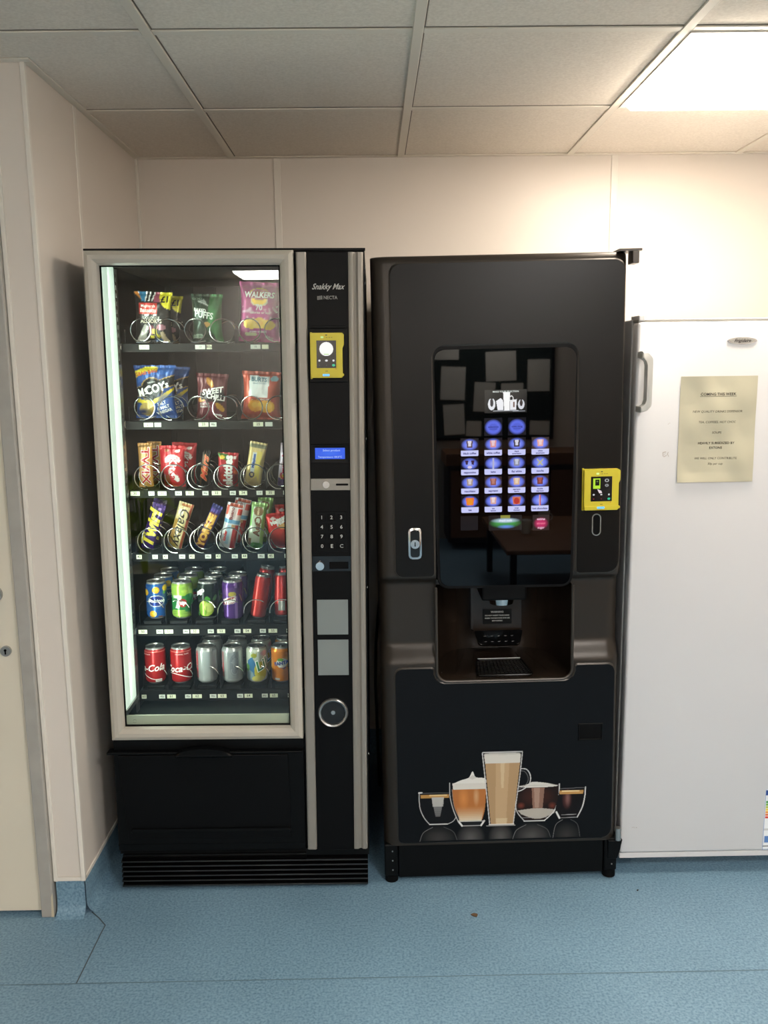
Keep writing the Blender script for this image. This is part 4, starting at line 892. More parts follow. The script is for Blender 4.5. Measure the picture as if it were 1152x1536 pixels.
ik = Ink(); ik.text('Diet Coke', -30, 58, 18, (190, 50, 60), bold=0.02, rot=90, shear=0.2)
F3 = make_can('silver cola can third from the left on the bottom shelf', R0, H0, dietA, ik, (-0.614, YC, zc6))
def dietB(A): A.put(np.ones(A.x.shape), (178, 180, 180)); A.rect(4, 58, 34, 84, (160, 164, 168)); A.ell(6, 60, 14, 34, (140, 144, 150)); A.rect(-34, 60, 10, 80, (190, 130, 130)); A.ell(10, 70, 9, 12, (168, 172, 176))
ik = Ink(); ik.text('Diet', -34, 50, 16, (190, 60, 66), rot=90, bold=0.02); ik.text('Coke', 8, 58, 30, (120, 124, 130), rot=90, shear=0.2)
F4 = make_can('silver cola can with a faint grey emblem, fourth on the bottom shelf', R0, H0, dietB, ik, (-0.534, YC, zc6), turn=0.1)
def a(A):
    A.put(np.ones(A.x.shape), (214, 218, 200)); A.poly([(-34, 70), (-14, 86), (6, 50), (-4, 10), (-34, 10)], (70, 130, 180)); A.ell(14, 40, 22, 30, (230, 214, 80)); A.ell(-24, 26, 14, 16, (150, 180, 190)); A.ell(-8, 90, 10, 7, (170, 180, 60)); A.poly([(-12, 102), (-4, 92), (2, 104), (0, 88), (-12, 88)], (180, 170, 60)); A.ell(24, 96, 12, 8, (220, 180, 190)); A.ell(-34, 50, 10, 12, (110, 160, 90)); A.ell(4, 16, 20, 10, (240, 226, 120))
ik = Ink(); ik.text('Lilt', 22, 62, 44, (244, 244, 236), bold=0.07, rot=24, shear=0.2); ik.text('Lilt', 22, 62, 44, (50, 130, 74), bold=0.02, rot=24, shear=0.2)
F5 = make_can('white can with green lettering and yellow and blue fruit, fifth on the bottom shelf', R0, H0, a, ik, (-0.458, YC, zc6), turn=0.1)
def a(A): A.put(np.ones(A.x.shape), (234, 136, 30)); A.ell(24, 70, 20, 24, (248, 196, 120), soft=0.7); A.ell(2, 66, 18, 15, (250, 246, 236), 10); A.ell(-2, 76, 10, 5, (110, 170, 60)); A.poly([(-8, 52), (8, 50), (18, 56), (10, 46)], (30, 60, 130)); A.rect(-14, 14, 18, 8, (214, 208, 196)); A.ell(-40, 60, 14, 30, (250, 180, 90), soft=0.6)
ik = Ink(); ik.text('FANTA', 1, 65, 14.5, (30, 52, 130), bold=0.06, rot=10)
F6 = make_can('orange drink can at the right end of the bottom shelf', R0, H0, a, ik, (-0.381, YC, zc6), turn=0.05)
for o, nm in ((F3, 'silver cola can standing behind the third one of the bottom shelf'), (F4, 'silver cola can standing behind the one with a grey emblem'), (F5, 'fruit printed white can behind the front white and green one'), (F6, 'orange can standing behind the front orange one')):
    dup(o, nm, (0.004, 0.077, 0.0), drot=(0, 0, 0.4))

# ================================================================== DRINKS MACHINE
DM = empty('coffee_machine', (DRINK_O.x, DRINK_O.y, 0.004), 'tall dark bronze hot drinks machine with glowing touch buttons and a picture of coffee glasses', 'coffee machine', rot=(0, DRINK_TILT, 0))
def dm(name, bm, m, parent=None, smooth=False): return obj(name, bm, m, parent or DM, DRINK_O, smooth=smooth)
XL, XR, ZB, ZT = -0.064, 0.623, 0.118, 1.801
NX0, NX1, NZ0 = 0.100, 0.4815, 0.626       # niche
def sstep(a, b, x):
    t = np.clip((x-a)/(b-a), 0, 1); return t*t*(3-2*t)
def body_y(x, z):
    r = 0.040
    dl = np.clip(np.minimum(x-XL, XR-x), 0, r); y = -0.892 + 0.036*(1-np.sqrt(np.clip(1-(1-dl/r)**2, 0, 1)))
    dt = np.clip(ZT-z, 0, 0.022); y = y + 0.014*(1-np.sqrt(np.clip(1-(1-dt/0.022)**2, 0, 1)))
    dip = sstep(0.672, 0.735, z)*(1-sstep(0.905, 0.932, z)); y = y + 0.026*dip
    return y
xs = sorted(set(list(np.linspace(XL, XL+0.040, 12))+list(np.linspace(XL+0.05, XR-0.05, 60))+list(np.linspace(XR-0.040, XR, 12))+[NX0, NX1]))
zs = sorted(set(list(np.linspace(ZB, 0.62, 20))+list(np.linspace(0.63, 0.95, 60))+list(np.linspace(0.96, 1.77, 30))+list(np.linspace(1.775, ZT, 10))+[NZ0, 1.56, 0.105+0.0]))
zs = [z for z in zs if z >= ZB]
bm = nb(); V = {}
for i, x in enumerate(xs):
    for j, z in enumerate(zs): V[i, j] = bm.verts.new((x, float(body_y(np.array(x), np.array(z))), z))
for i in range(len(xs)-1):
    for j in range(len(zs)-1):
        cx, cz = (xs[i]+xs[i+1])/2, (zs[j]+zs[j+1])/2
        if NX0 < cx < NX1 and NZ0 < cz < 1.56: continue
        bm.faces.new((V[i, j], V[i+1, j], V[i+1, j+1], V[i, j+1]))
nx, nz = len(xs)-1, len(zs)-1
# door thickness behind the moulded skin
def wall(seq, yb):
    prev = None
    for v in seq:
        w2 = bm.verts.new((v.co.x, yb, v.co.z))
        if prev: bm.faces.new((prev[0], v, w2, prev[1]))
        prev = (v, w2)
wall([V[0, j] for j in range(nz+1)], -0.82); wall([V[nx, j] for j in range(nz+1)], -0.82); wall([V[i, nz] for i in range(nx+1)], -0.82); wall([V[i, 0] for i in range(nx+1)], -0.82)
dm('door_shell', bm, 'bronze_plastic', smooth=True)
bm = nb(); box(bm, XL+0.006, -0.818, 0.06, NX0-0.02, -0.10, 1.795, bev=0.003); box(bm, NX1+0.02, -0.818, 0.06, XR-0.004, -0.10, 1.795, bev=0.003); box(bm, NX0-0.02, -0.60, 0.06, NX1+0.02, -0.10, 1.795); box(bm, NX0-0.02, -0.818, 0.06, NX1+0.02, -0.6, 0.6); box(bm, NX0-0.02, -0.818, 0.93, NX1+0.02, -0.6, 1.795)
dm('cabinet', bm, 'black_steel')
# upper insert: an arch round the display
UX0, UX1, UZ0, UZ1 = -0.0125, 0.609, 0.934, 1.780
pts = rpoly([(UX0, UZ0), (NX0-0.006, UZ0), (NX0-0.006, 1.568), (NX1+0.010, 1.568), (NX1+0.010, UZ0), (UX1, UZ0), (UX1, UZ1), (UX0, UZ1)], [0.018, 0.008, 0.032, 0.032, 0.008, 0.03, 0.026, 0.026], 8)
bm = nb(); prism(bm, pts, -0.899, -0.885, 0.002, 2); ui = dm('upper_insert', bm, 'panel_black')
bm = nb(); tube(bm, [(x, -0.8935, z) for x, z in pts], 0.0042, 6, closed=True); dm('insert_rim', bm, 'rim_bronze', ui, smooth=True)
# display
dpts = rpoly([(0.112, 0.905), (0.474, 0.902), (0.4845, 1.555), (0.101, 1.555)], [0.022, 0.022, 0.026, 0.026], 8)
bm = nb(); prism(bm, rpoly([(0.104, 0.897), (0.482, 0.894), (0.491, 1.565), (0.094, 1.565)], 0.028, 8), -0.895, -0.86, 0.004, 3); bz = dm('display_bezel', bm, 'black_plastic')
bm = nb(); prism(bm, dpts, -0.898, -0.893, 0.001, 1); dp = dm('display_glass', bm, 'display_glass', bz)
YD = -0.8986
def drink_sheet(name, cx, z0, wmm, hmm, n, art, parent, m='screen', y=YD):
    me = sheet_mesh(name, n[0], n[1], wmm, hmm, flat_pos(cx-DRINK_O.x, y-DRINK_O.y, z0), art); return link(name, me, m, parent)
def drink_ink(ik, cx, z0, parent, y, m='screen', name='lettering'): return link(name, ik.mesh(flat_pos(cx-DRINK_O.x, y-DRINK_O.y, z0)), m, parent)
def scr(A):
    A.put(np.ones(A.x.shape), (24, 24, 24)); A.poly([(-7, 56), (12, 56), (10, 6), (-4, 6)], (255, 255, 255)); A.poly([(-26, 32), (-14, 40), (-7, 34), (-6, 8), (-22, 8)], (245, 246, 250)); A.ell(-38, 24, 10, 16, (232, 235, 240)); A.ell(-38, 28, 4.5, 11, (60, 56, 60)); A.rect(-38, 45, 24, 13, (24, 24, 24))
    A.poly([(12, 34), (30, 36), (28, 8), (12, 8)], (240, 240, 245)); A.rect(22, 22, 4, 14, (120, 90, 80)); A.ell(42, 22, 9, 13, (220, 222, 230)); A.ell(42, 26, 4, 9, (60, 50, 50)); A.rect(42, 40, 20, 12, (24, 24, 24)); A.ring(15, 38, 5, 7, 1, (230, 230, 230)); A.rect(36, 4, 34, 1.6, (200, 205, 215)); A.rect(0, 6, 70, 2, (180, 184, 190))
s_ = drink_sheet('menu_screen', 0.2937, 1.3835, 114.5, 62.5, (110, 62), scr, dp)
ik = Ink(); ik.text('MAKE YOUR SELECTION', 0, 57, 6.4, (235, 245, 240), bold=0.01); drink_ink(ik, 0.2937, 1.3835, s_, YD-0.0004)
ICON = {'cup': (90, 60, 60), 'mug': (214, 150, 140)}
names = ['black coffee', 'white coffee', 'black|americano', 'white|americano', 'cappuccino', 'latte', 'flat white', 'mocha', 'macchiato', 'espresso', 'espresso|lungo', 'double|espresso', 'tea', 'tea|lemon', 'soup|chicken', 'hot chocolate']
cups = [('U', (90, 70, 80), (225, 220, 235)), ('U', (226, 150, 150), (235, 205, 215)), ('U', (60, 50, 60), (220, 220, 235)), ('U', (236, 170, 160), (240, 210, 215)), ('V', (60, 40, 70), (220, 210, 235)), ('I', (190, 190, 215), (170, 175, 220)), ('U', (140, 140, 160), (200, 205, 225)), ('X', (190, 190, 150), (200, 205, 220)),
        ('U', (170, 150, 140), (220, 210, 210)), ('U', (150, 90, 80), (190, 130, 120)), ('U', (220, 180, 150), (235, 215, 190)), ('U', (120, 60, 60), (170, 90, 80)), ('B', (240, 150, 40), (235, 120, 60)), ('U', (220, 170, 160), (240, 220, 220)), ('B', (190, 60, 50), (210, 120, 90)), ('I', (200, 90, 90), (220, 170, 180))]
def icon_art(kind, c1, c2, glow, warm):
    def f(A):
        A.put(np.ones(A.x.shape), glow); A.rect(0, 30.5, 46, 33, (58, 44, 40) if warm else (10, 10, 22)); A.ell(0, 31, 23, 17, (106, 124, 238), soft=0.35); A.ell(0, 30, 14, 11, (160, 172, 252), soft=0.7)
        if kind == 'U': A.poly([(-9, 42), (9, 42), (7, 23), (-7, 23)], c1); A.poly([(-5, 42), (5, 42), (3.5, 27), (-3.5, 27)], c2)
        if kind == 'V': A.poly([(-13, 40), (-4, 40), (-5, 30), (-10, 28)], c1); A.poly([(4, 40), (13, 40), (11, 28), (5, 30)], c1); A.ell(0, 22, 6, 4, c2)
        if kind == 'I': A.rect(0, 31, 6, 30, c1); A.rect(-1, 31, 2, 30, c2)
        if kind == 'X': A.poly([(-9, 42), (9, 24), (5, 22), (-9, 38)], c1); A.poly([(9, 42), (-9, 24), (-5, 22), (9, 38)], c1)
        if kind == 'B': A.poly([(-12, 42), (12, 42), (9, 20), (-9, 20)], c2); A.ell(0, 30, 8, 9, c1)
        A.rect(0, 7.4, 49, 15.2, (206, 210, 255)); A.rect(-24.5, 0, 3, 3, (10, 10, 20)); A.rect(24.5, 0, 3, 3, (10, 10, 20))
    return f
for i in range(16):
    c, r = i % 4, i//4
    cx = 0.1952+0.0643*c; z0 = 1.2680-0.0522*r
    b = drink_sheet('drink_button', cx, z0, 49, 48.5, (40, 40), icon_art(*cups[i], (10, 10, 22), i in (3, 9, 10, 11)), dp)
    ik = Ink(); parts = names[i].split('|')
    for q, s in enumerate(parts): ik.text(s, 0, 7.4+(3.0-6.0*q if len(parts) > 1 else 0), 7.4 if len(parts) == 1 else 5.8, (40, 40, 120), bold=0.03)
    drink_ink(ik, cx, z0, b, YD-0.0004)
def blank(A): A.put(np.ones(A.x.shape), (10, 10, 22)); A.ell(0, 23, 24, 22, (96, 112, 232), soft=0.3); A.ell(0, 23, 12, 10, (84, 96, 208), a=0.6)
for q, cx in enumerate((0.2600, 0.3245)):
    b = drink_sheet('drink_button', cx, 1.3222, 49, 48, (40, 40), blank, dp)
    ik = Ink(); ik.text('selection' if q == 0 else 'own mug', 0, 24, 8, (50, 56, 140), bold=0.02); ik.box(0, 18, 20, 1, (50, 56, 140)); drink_ink(ik, cx, 1.3222, b, YD-0.0004)
def gr(A): A.put(np.ones(A.x.shape), (14, 18, 22)); A.ell(0, 20, 46, 15, (60, 150, 70), soft=0.5); A.rect(0, 38, 28, 10, (170, 170, 70), a=0.7); A.ell(0, 27, 42, 8, (190, 215, 240), soft=0.7); A.ell(2, 10, 26, 6, (100, 140, 230), soft=0.8)
b = drink_sheet('choice_strip', 0.2927, 1.0600, 92, 42, (50, 26), gr, dp)
ik = Ink(); ik.text('fresh milk', 0, 27, 9, (225, 235, 250), bold=0.03, shear=0.3); drink_ink(ik, 0.2927, 1.06, b, YD-0.0004)
def pk(A): A.put(np.ones(A.x.shape), (34, 26, 28)); A.ell(0, 20, 21, 18, (190, 40, 100), soft=0.5)
b = drink_sheet('choice_strip', 0.3915, 1.0570, 46, 44, (30, 30), pk, dp)
ik = Ink(); ik.text('extras', 0, 32, 9, (235, 200, 220), bold=0.03); ik.text('strong', 0, 20, 9, (240, 120, 150), bold=0.03); ik.text('sugar', 0, 8, 9, (235, 200, 220), bold=0.02); drink_ink(ik, 0.3915, 1.057, b, YD-0.0004)
def dk(A): A.put(np.ones(A.x.shape), (17, 18, 22))
drink_sheet('choice_strip', 0.193, 1.0620, 48, 40, (6, 6), dk, dp)
# niche: an alcove curved at the back, with floor, roof and housing
def alcove(x): # depth of the back wall at x
    t = (x-(NX0+NX1)/2)/((NX1-NX0)/2); return -0.885+0.245*max(0.0, 1-abs(t)**4.5)**0.55
bm = nb(); seg = 40; xx = [NX0+(NX1-NX0)*(0.5-0.5*math.cos(PI*i/seg)) for i in range(seg+1)]
zl = list(np.linspace(NZ0+0.012, 0.90, 14)); rows = []
for z in zl: rows.append([bm.verts.new((x, alcove(x), z)) for x in xx])
for A_, B_ in zip(rows[:-1], rows[1:]):
    for i in range(seg): bm.faces.new((A_[i], A_[i+1], B_[i+1], B_[i]))
fl_rows = []
for f in np.linspace(0, 1, 12):       # floor rises gently to the back and lips up in front
    fl_rows.append([bm.verts.new((x, -0.893*(1-f)+alcove(x)*f if alcove(x) > -0.893 else -0.893, NZ0+0.012*f**0.5)) for x in xx])
for A_, B_ in zip(fl_rows[:-1], fl_rows[1:]):
    for i in range(seg): bm.faces.new((A_[i], A_[i+1], B_[i+1], B_[i]))
box(bm, NX0, -0.86, 0.90, NX1, -0.62, 0.915)
nc = dm('dispensing_niche', bm, 'niche_brown', smooth=True)
# corner fillets and bright lip
lip = rpoly([(NX0-0.002, 0.90), (NX0-0.002, NZ0-0.002), (NX1+0.002, NZ0-0.002), (NX1+0.002, 0.90)], [0, 0.032, 0.032, 0], 8)
bm = nb(); tube(bm, [(x, -0.897, z) for x, z in lip], 0.0042, 8); dm('niche_lip', bm, 'rim_bronze', nc, smooth=True)
bm = nb()
for s, cx in ((1, NX0), (-1, NX1)):
    q = [(cx-s*0.004, NZ0-0.004)] + [(cx-s*0.002+s*(0.032-0.032*math.sin(t)), NZ0-0.002+0.032-0.032*math.cos(t)) for t in np.linspace(0, PI/2, 9)]
    prism(bm, q, -0.897, -0.86)
dm('corner_fillet', bm, 'niche_brown', nc)
bm = nb()
for a_ in np.linspace(-1.0, 1.0, 9):
    if abs(a_) < 0.3: continue
    x0, x1 = 0.29+a_*0.13, 0.29+a_*0.175
    p0, p1 = Vector((x0, -0.70, NZ0+0.011)), Vector((x1, -0.845, NZ0+0.008)); tube(bm, [p0, (p0+p1)/2, p1], 0.0016, 6)
dm('floor_rib', bm, 'niche_brown', nc, smooth=True)
bm = nb(); prism(bm, rrect(0.2175, 0.708, 0.3715, 0.90, 0.008), -0.700, -0.63, 0.006, 3); ho = dm('spout_housing', bm, 'niche_brown', nc, smooth=True)
bm = nb(); cyl(bm, (0.300, -0.765, 0.8275), 0.036, 0.022, 'z', 36, r2=0.042); dm('spout', bm, 'chrome', ho, smooth=True)
bm = nb(); box(bm, 0.235, -0.83, 0.8395, 0.365, -0.69, 0.90, bev=0.006); dm('spout_block', bm, 'black_plastic', ho)
bm = nb(); box(bm, 0.2535, -0.7025, 0.7325, 0.3415, -0.7, 0.7775); wl = dm('warning_sticker', bm, 'black_plastic', ho)
ik = Ink(); ik.text('WARNING', 0, 37, 8, (190, 190, 186), bold=0.02)
for q, s in enumerate(('DO NOT INSERT YOUR HAND', 'WHEN THE MACHINE IS IN USE', 'HOT DRINKS')): ik.text(s, 0, 26-8.5*q, 5.4, (190, 190, 186), bold=0.01)
drink_ink(ik, 0.2975, 0.7325, wl, -0.7029, 'sticker')
bm = nb(); pts = rpoly([(-0.074, 0.0), (-0.062, -0.046), (0.062, -0.046), (0.074, 0.0)], [0.003, 0.014, 0.014, 0.003], 6); prism(bm, [(0.300+x, z) for x, z in pts], -0.012, 0.0, 0.002)
for q in range(5):
    for p_ in range(2): prism(bm, rrect(0.252+0.0205*q, -0.036+0.018*p_, 0.264+0.0205*q, -0.024+0.018*p_, 0.003, 3), -0.0145, -0.0115)
bmesh.ops.rotate(bm, cent=(0.3, 0, 0), matrix=Matrix.Rotation(math.radians(-38), 3, 'X'), verts=bm.verts); bmesh.ops.translate(bm, vec=(0, -0.700, 0.706), verts=bm.verts)
cs = dm('cup_stand', bm, 'black_gloss', nc)
# drip tray grate
gp = [(-0.068, -0.755), (0.068, -0.755), (0.080, -0.888), (-0.080, -0.888)]
bm = nb(); P3 = [(0.295+x, y, NZ0+0.010) for x, y in rpoly(gp, 0.012, 5)]; tube(bm, P3, 0.003, 6, closed=True)
for t in np.linspace(0.06, 0.94, 13):
    xa, xb = -0.068+0.136*t, -0.080+0.160*t; tube(bm, [(0.295+xa, -0.757, NZ0+0.009), (0.295+xb, -0.886, NZ0+0.009)], 0.0014, 5)
for t in np.linspace(0.08, 0.92, 10):
    y = -0.755-0.133*t; hw = 0.068+0.012*t; tube(bm, [(0.295-hw, y, NZ0+0.0085), (0.295+hw, y, NZ0+0.0085)], 0.0014, 5)
gt = dm('drip_grate', bm, 'black_gloss', nc, smooth=True)
bm = nb(); tube(bm, [(0.295+x, -0.752, NZ0+0.013) for x in np.linspace(-0.064, 0.064, 8)], 0.0018, 6); dm('grate_edge', bm, 'chrome', gt, smooth=True)
# lower insert with the picture
pts = rpoly([(-0.021, 0.130), (0.605, 0.130), (0.605, 0.664), (0.494, 0.664), (0.494, 0.6175), (0.088, 0.6175), (0.088, 0.664), (-0.021, 0.664)], [0.014, 0.03, 0.02, 0.006, 0.03, 0.03, 0.006, 0.02], 8)
bm = nb(); prism(bm, pts, -0.8985, -0.885, 0.002, 2); li = dm('lower_insert', bm, mat('insert_blue_black', (9, 12, 16), 0.45, spec=0.14, bump=(600, 0.05)))
bm = nb(); tube(bm, [(x, -0.8925, z) for x, z in pts], 0.0045, 6, closed=True); dm('insert_rim', bm, 'rim_bronze', li, smooth=True)
K = 493.0/865.0     # mm for each unit of the picture's own grid
def coffee(A):
    BG = (11, 14, 18); A.put(np.ones(A.x.shape), BG)
    def P(*p): return [(x, 475-y) for x, y in p]
    def poly(c, *p, a=1.0): A.poly(P(*p), c, a)
    def line(c, wd, *p, a=1.0): A.line(P(*p), wd, c, a)
    def ell(cx, cy, rx, ry, c, **k_): A.ell(cx, 475-cy, rx, ry, c, **k_)
    def curve(*p, n=14):       # smooth through the points
        out = []
        for i in range(len(p)-1):
            p0, p1, p2, p3 = p[max(i-1, 0)], p[i], p[i+1], p[min(i+2, len(p)-1)]
            for t in np.linspace(0, 1, n, endpoint=False):
                out.append(tuple(0.5*((2*p1[q])+(-p0[q]+p2[q])*t+(2*p0[q]-5*p1[q]+4*p2[q]-p3[q])*t*t+(-p0[q]+3*p1[q]-3*p2[q]+p3[q])*t**3) for q in (0, 1)))
        return out+[p[-1]]
    # picture printed on the panel: reflections under the glasses belong to the print
    for cx, wd, g in ((103, 96, 70), (270, 76, 105), (425, 66, 105), (585, 98, 96), (765, 74, 64)):
        ell(cx, 462, wd, 78, (g, g-2, g-3), soft=0.9, a=0.75)
    A.put((A.y < 3)*1.0, BG)
    for cx, wd, y0 in ((103, 96, 392), (585, 98, 392), (765, 70, 370)):
        line((150, 150, 150), 3, *curve((cx-wd, 475), (cx-wd*0.8, y0+36), (cx-wd*0.3, y0+8)), a=0.6); line((120, 120, 120), 3, *curve((cx+wd*0.3, y0+8), (cx+wd*0.8, y0+34), (cx+wd, 470)), a=0.5)
    # left espresso
    b = curve((8, 215), (10, 290), (30, 345), (60, 385)) ; c = curve((150, 385), (180, 370), (194, 350))
    poly((20, 21, 24), *b, *c, (170, 215)); poly((196, 148, 84), (14, 226), (160, 226), (160, 244), (16, 244)); poly((236, 206, 150), (60, 226), (150, 226), (150, 233), (60, 233))
    for q in range(10): poly((150-2*q, 150-2*q, 150-2*q), (70+q*2, 240+q*10), (134-q*2, 240+q*10), (132-q*2, 252+q*10), (72+q*2, 252+q*10), a=0.9-0.03*q)
    poly((228, 226, 220), (72, 240), (134, 240), (130, 290), (76, 290), a=0.5)
    line((205, 205, 205), 4, *b); line((190, 190, 190), 4, *c); line((230, 230, 230), 5, (60, 384), (150, 384)); line((225, 225, 225), 7, (6, 214), (22, 214)); line((120, 120, 125), 2, (22, 216), (160, 218))
    # cappuccino in the tall tumbler
    b = curve((164, 166), (166, 240), (182, 310), (206, 372)); c = curve((344, 372), (352, 330), (356, 250), (358, 166))
    poly((188, 120, 66), *curve((176, 200), (186, 290), (216, 365)), *curve((330, 365), (345, 300), (350, 200)))
    for q in range(16): poly((190+3*q, 122+7*q, 68+9*q), (196+q, 290+q*5), (342-q, 290+q*5), (340-q, 296+q*5), (198+q, 296+q*5), a=0.8)
    ell(235, 250, 30, 70, (226, 150, 84), soft=0.9, a=0.8); ell(300, 240, 18, 60, (226, 186, 140), soft=0.9, a=0.7)
    poly((226, 222, 214), (178, 168), (350, 168), (348, 202), (182, 202)); poly((236, 234, 228), *curve((182, 170), (220, 154), (262, 140), (282, 108), (298, 138), (345, 146), (352, 170)))
    poly((200, 196, 188), *curve((262, 142), (284, 128), (300, 142), (280, 150)), (262, 142), a=0.6)
    line((210, 210, 210), 4, *b); line((150, 150, 150), 3, *curve((176, 200), (186, 290), (216, 365)), a=0.6); line((235, 235, 235), 9, (208, 372), (226, 396)); line((235, 235, 235), 9, (340, 372), (324, 396)); line((200, 200, 200), 4, (206, 372), (344, 372)); poly((30, 31, 34), (232, 376), (320, 376), (318, 392), (236, 392)); line((190, 190, 190), 4, (232, 396), (320, 396))
    # bowl cup on the right, behind the mug
    b = curve((498, 186), (500, 270), (510, 330), (548, 380)); c = curve((650, 380), (700, 330), (722, 260), (726, 186))
    poly((36, 26, 24), *b, *c); ell(612, 250, 96, 60, (70, 40, 34), soft=0.8); poly((158, 122, 106), (584, 204), (650, 204), (640, 320), (590, 320), a=0.8); poly((190, 160, 144), (596, 204), (626, 204), (622, 310), (600, 310), a=0.6); ell(530, 296, 22, 20, (120, 60, 46), soft=0.9); ell(690, 300, 24, 22, (110, 56, 44), soft=0.9)
    poly((188, 182, 172), *curve((512, 322), (612, 312), (708, 322)), *curve((700, 340), (640, 366), (590, 366), (530, 342))); poly((226, 223, 216), *curve((508, 196), (560, 184), (588, 172), (640, 176), (690, 186), (716, 196), (640, 202), (560, 202)))
    line((205, 205, 205), 4, *b); line((225, 225, 225), 5, *c); line((220, 220, 220), 5, (546, 380), (652, 380)); line((170, 170, 170), 3, (530, 362), (670, 362)); line((215, 215, 215), 4, (726, 186), (726, 205)); line((140, 140, 140), 2, (500, 190), (726, 190), a=0.6)
    # right espresso
    b = curve((706, 320), (718, 350), (736, 368)); c = curve((820, 366), (846, 310), (858, 250), (860, 206))
    poly((22, 20, 22), (728, 216), *b, *c); ell(766, 268, 28, 60, (96, 56, 54), soft=0.9); ell(770, 262, 16, 52, (150, 116, 110), soft=0.9, a=0.6); poly((196, 150, 90), (726, 222), (850, 222), (848, 242), (728, 242)); poly((240, 214, 160), (738, 222), (830, 222), (830, 230), (738, 230))
    line((215, 215, 215), 6, *c); line((235, 235, 235), 9, (712, 336), (728, 368)); line((180, 180, 180), 3, (738, 352), (814, 350)); line((170, 170, 170), 3, (736, 368), (820, 366)); line((130, 130, 134), 2, (730, 212), (860, 208))
    # latte glass in front
    poly((186, 154, 116), (346, 66), (524, 66), (488, 392), (374, 392)); poly((204, 174, 136), (400, 66), (470, 66), (452, 392), (398, 392), a=0.8); poly((232, 214, 178), (424, 66), (446, 66), (440, 200), (428, 200), a=0.45); poly((226, 206, 168), (400, 360), (460, 360), (456, 392), (402, 392), a=0.6)
    poly((222, 219, 211), (340, 22), (528, 22), (524, 68), (346, 68)); ell(434, 20, 94, 6, (206, 203, 195)); line((60, 60, 62), 3, (334, 14), (534, 14)); ell(434, 12, 101, 6, (170, 170, 168), a=0.35)
    line((214, 214, 214), 5, (332, 14), (344, 130), (368, 390)); line((200, 200, 200), 5, (536, 14), (524, 130), (490, 390)); line((226, 226, 226), 4, (334, 10), (536, 10)); line((236, 232, 226), 6, (366, 394), (492, 394)); line((190, 190, 190), 3, (352, 400), (500, 400))
    line((216, 216, 216), 5, *curve((528, 100), (556, 104), (574, 128), (578, 160), (566, 190), (536, 212), (514, 220))); line((120, 120, 122), 3, *curve((530, 112), (548, 116), (562, 136), (566, 160), (556, 182), (530, 202), (516, 208)), a=0.8)
W0 = 865
xs_ = np.linspace(0, W0, 430); ys_ = np.linspace(0, 475, 240); X, Y = np.meshgrid(xs_, ys_); A = Art(X, Y, (26, 29, 33)); coffee(A)
idx = np.arange(X.size).reshape(X.shape); f = np.stack([idx[:-1, :-1], idx[:-1, 1:], idx[1:, 1:], idx[1:, :-1]], -1).reshape(-1, 4)
px0, px1, pz0, pz1 = 0.0370, 0.5300, 0.1335, 0.4130
P = np.stack([px0+(px1-px0)*X/W0-DRINK_O.x, np.full(X.shape, -0.8989-DRINK_O.y), pz0+(pz1-pz0)*Y/475], -1).reshape(-1, 3)
me = bpy.data.meshes.new('coffee_picture'); me.from_pydata(P.tolist(), [], f.tolist()); me.update(); set_cols(me, A.c.reshape(-1, 3)*0.8); link('coffee_picture', me, 'panel_print', li)
bm = nb(); frame_sweep(bm, 0.503, 0.4355, 0.5745, 0.4875, [(0, -0.8985), (0.001, -0.9005), (0.004, -0.9005), (0.005, -0.8985)]); sw = dm('switch_recess', bm, 'black_plastic', li)
bm = nb(); box(bm, 0.508, -0.8990, 0.4405, 0.5695, -0.8984, 0.4825); dm('recess_back', bm, 'black_matte', sw)
# plinth, feet
bm = nb(); box(bm, -0.022, -0.884, 0.012, 0.586, -0.86, 0.125, bev=0.002); dm('plinth', bm, 'black_steel')
for x0, x1 in ((-0.064, -0.024), (0.588, 0.626)):
    bm = nb(); box(bm, x0, -0.890, 0.018, x1, -0.84, 0.122, bev=0.005); lg_ = dm('plinth_bracket', bm, 'black_steel')
    for z in (0.1, 0.07, 0.04):
        bm = nb(); cyl(bm, ((x0+x1)/2+0.004, -0.8905, z), 0.0022, 0.002, 'y', 10); dm('screw', bm, 'steel', lg_)
    bm = nb(); cyl(bm, ((x0+x1)/2, -0.872, 0.008), 0.019, 0.024, 'z', 24); dm('foot', bm, 'black_matte', smooth=True)
# hinges
bm = nb(); box(bm, 0.592, -0.905, 1.800, 0.652, -0.84, 1.806); box(bm, 0.627, -0.905, 1.768, 0.645, -0.86, 1.80, bev=0.002)
bm_ = bm; dm('top_hinge', bm, 'rim_bronze')
bm = nb(); cyl(bm, (0.636, -0.893, 1.785), 0.007, 0.03, 'z', 20); dm('hinge_pin', bm, 'steel', smooth=True)
bm = nb(); prism(bm, [(0.598, 0.118), (0.640, 0.118), (0.634, 0.09), (0.626, 0.06), (0.598, 0.06)], -0.897, -0.85, 0.002, 1); dm('bottom_hinge', bm, 'black_steel')
bm = nb(); cyl(bm, (0.627, -0.893, 0.138), 0.009, 0.038, 'z', 20); dm('hinge_pin', bm, 'steel', smooth=True)
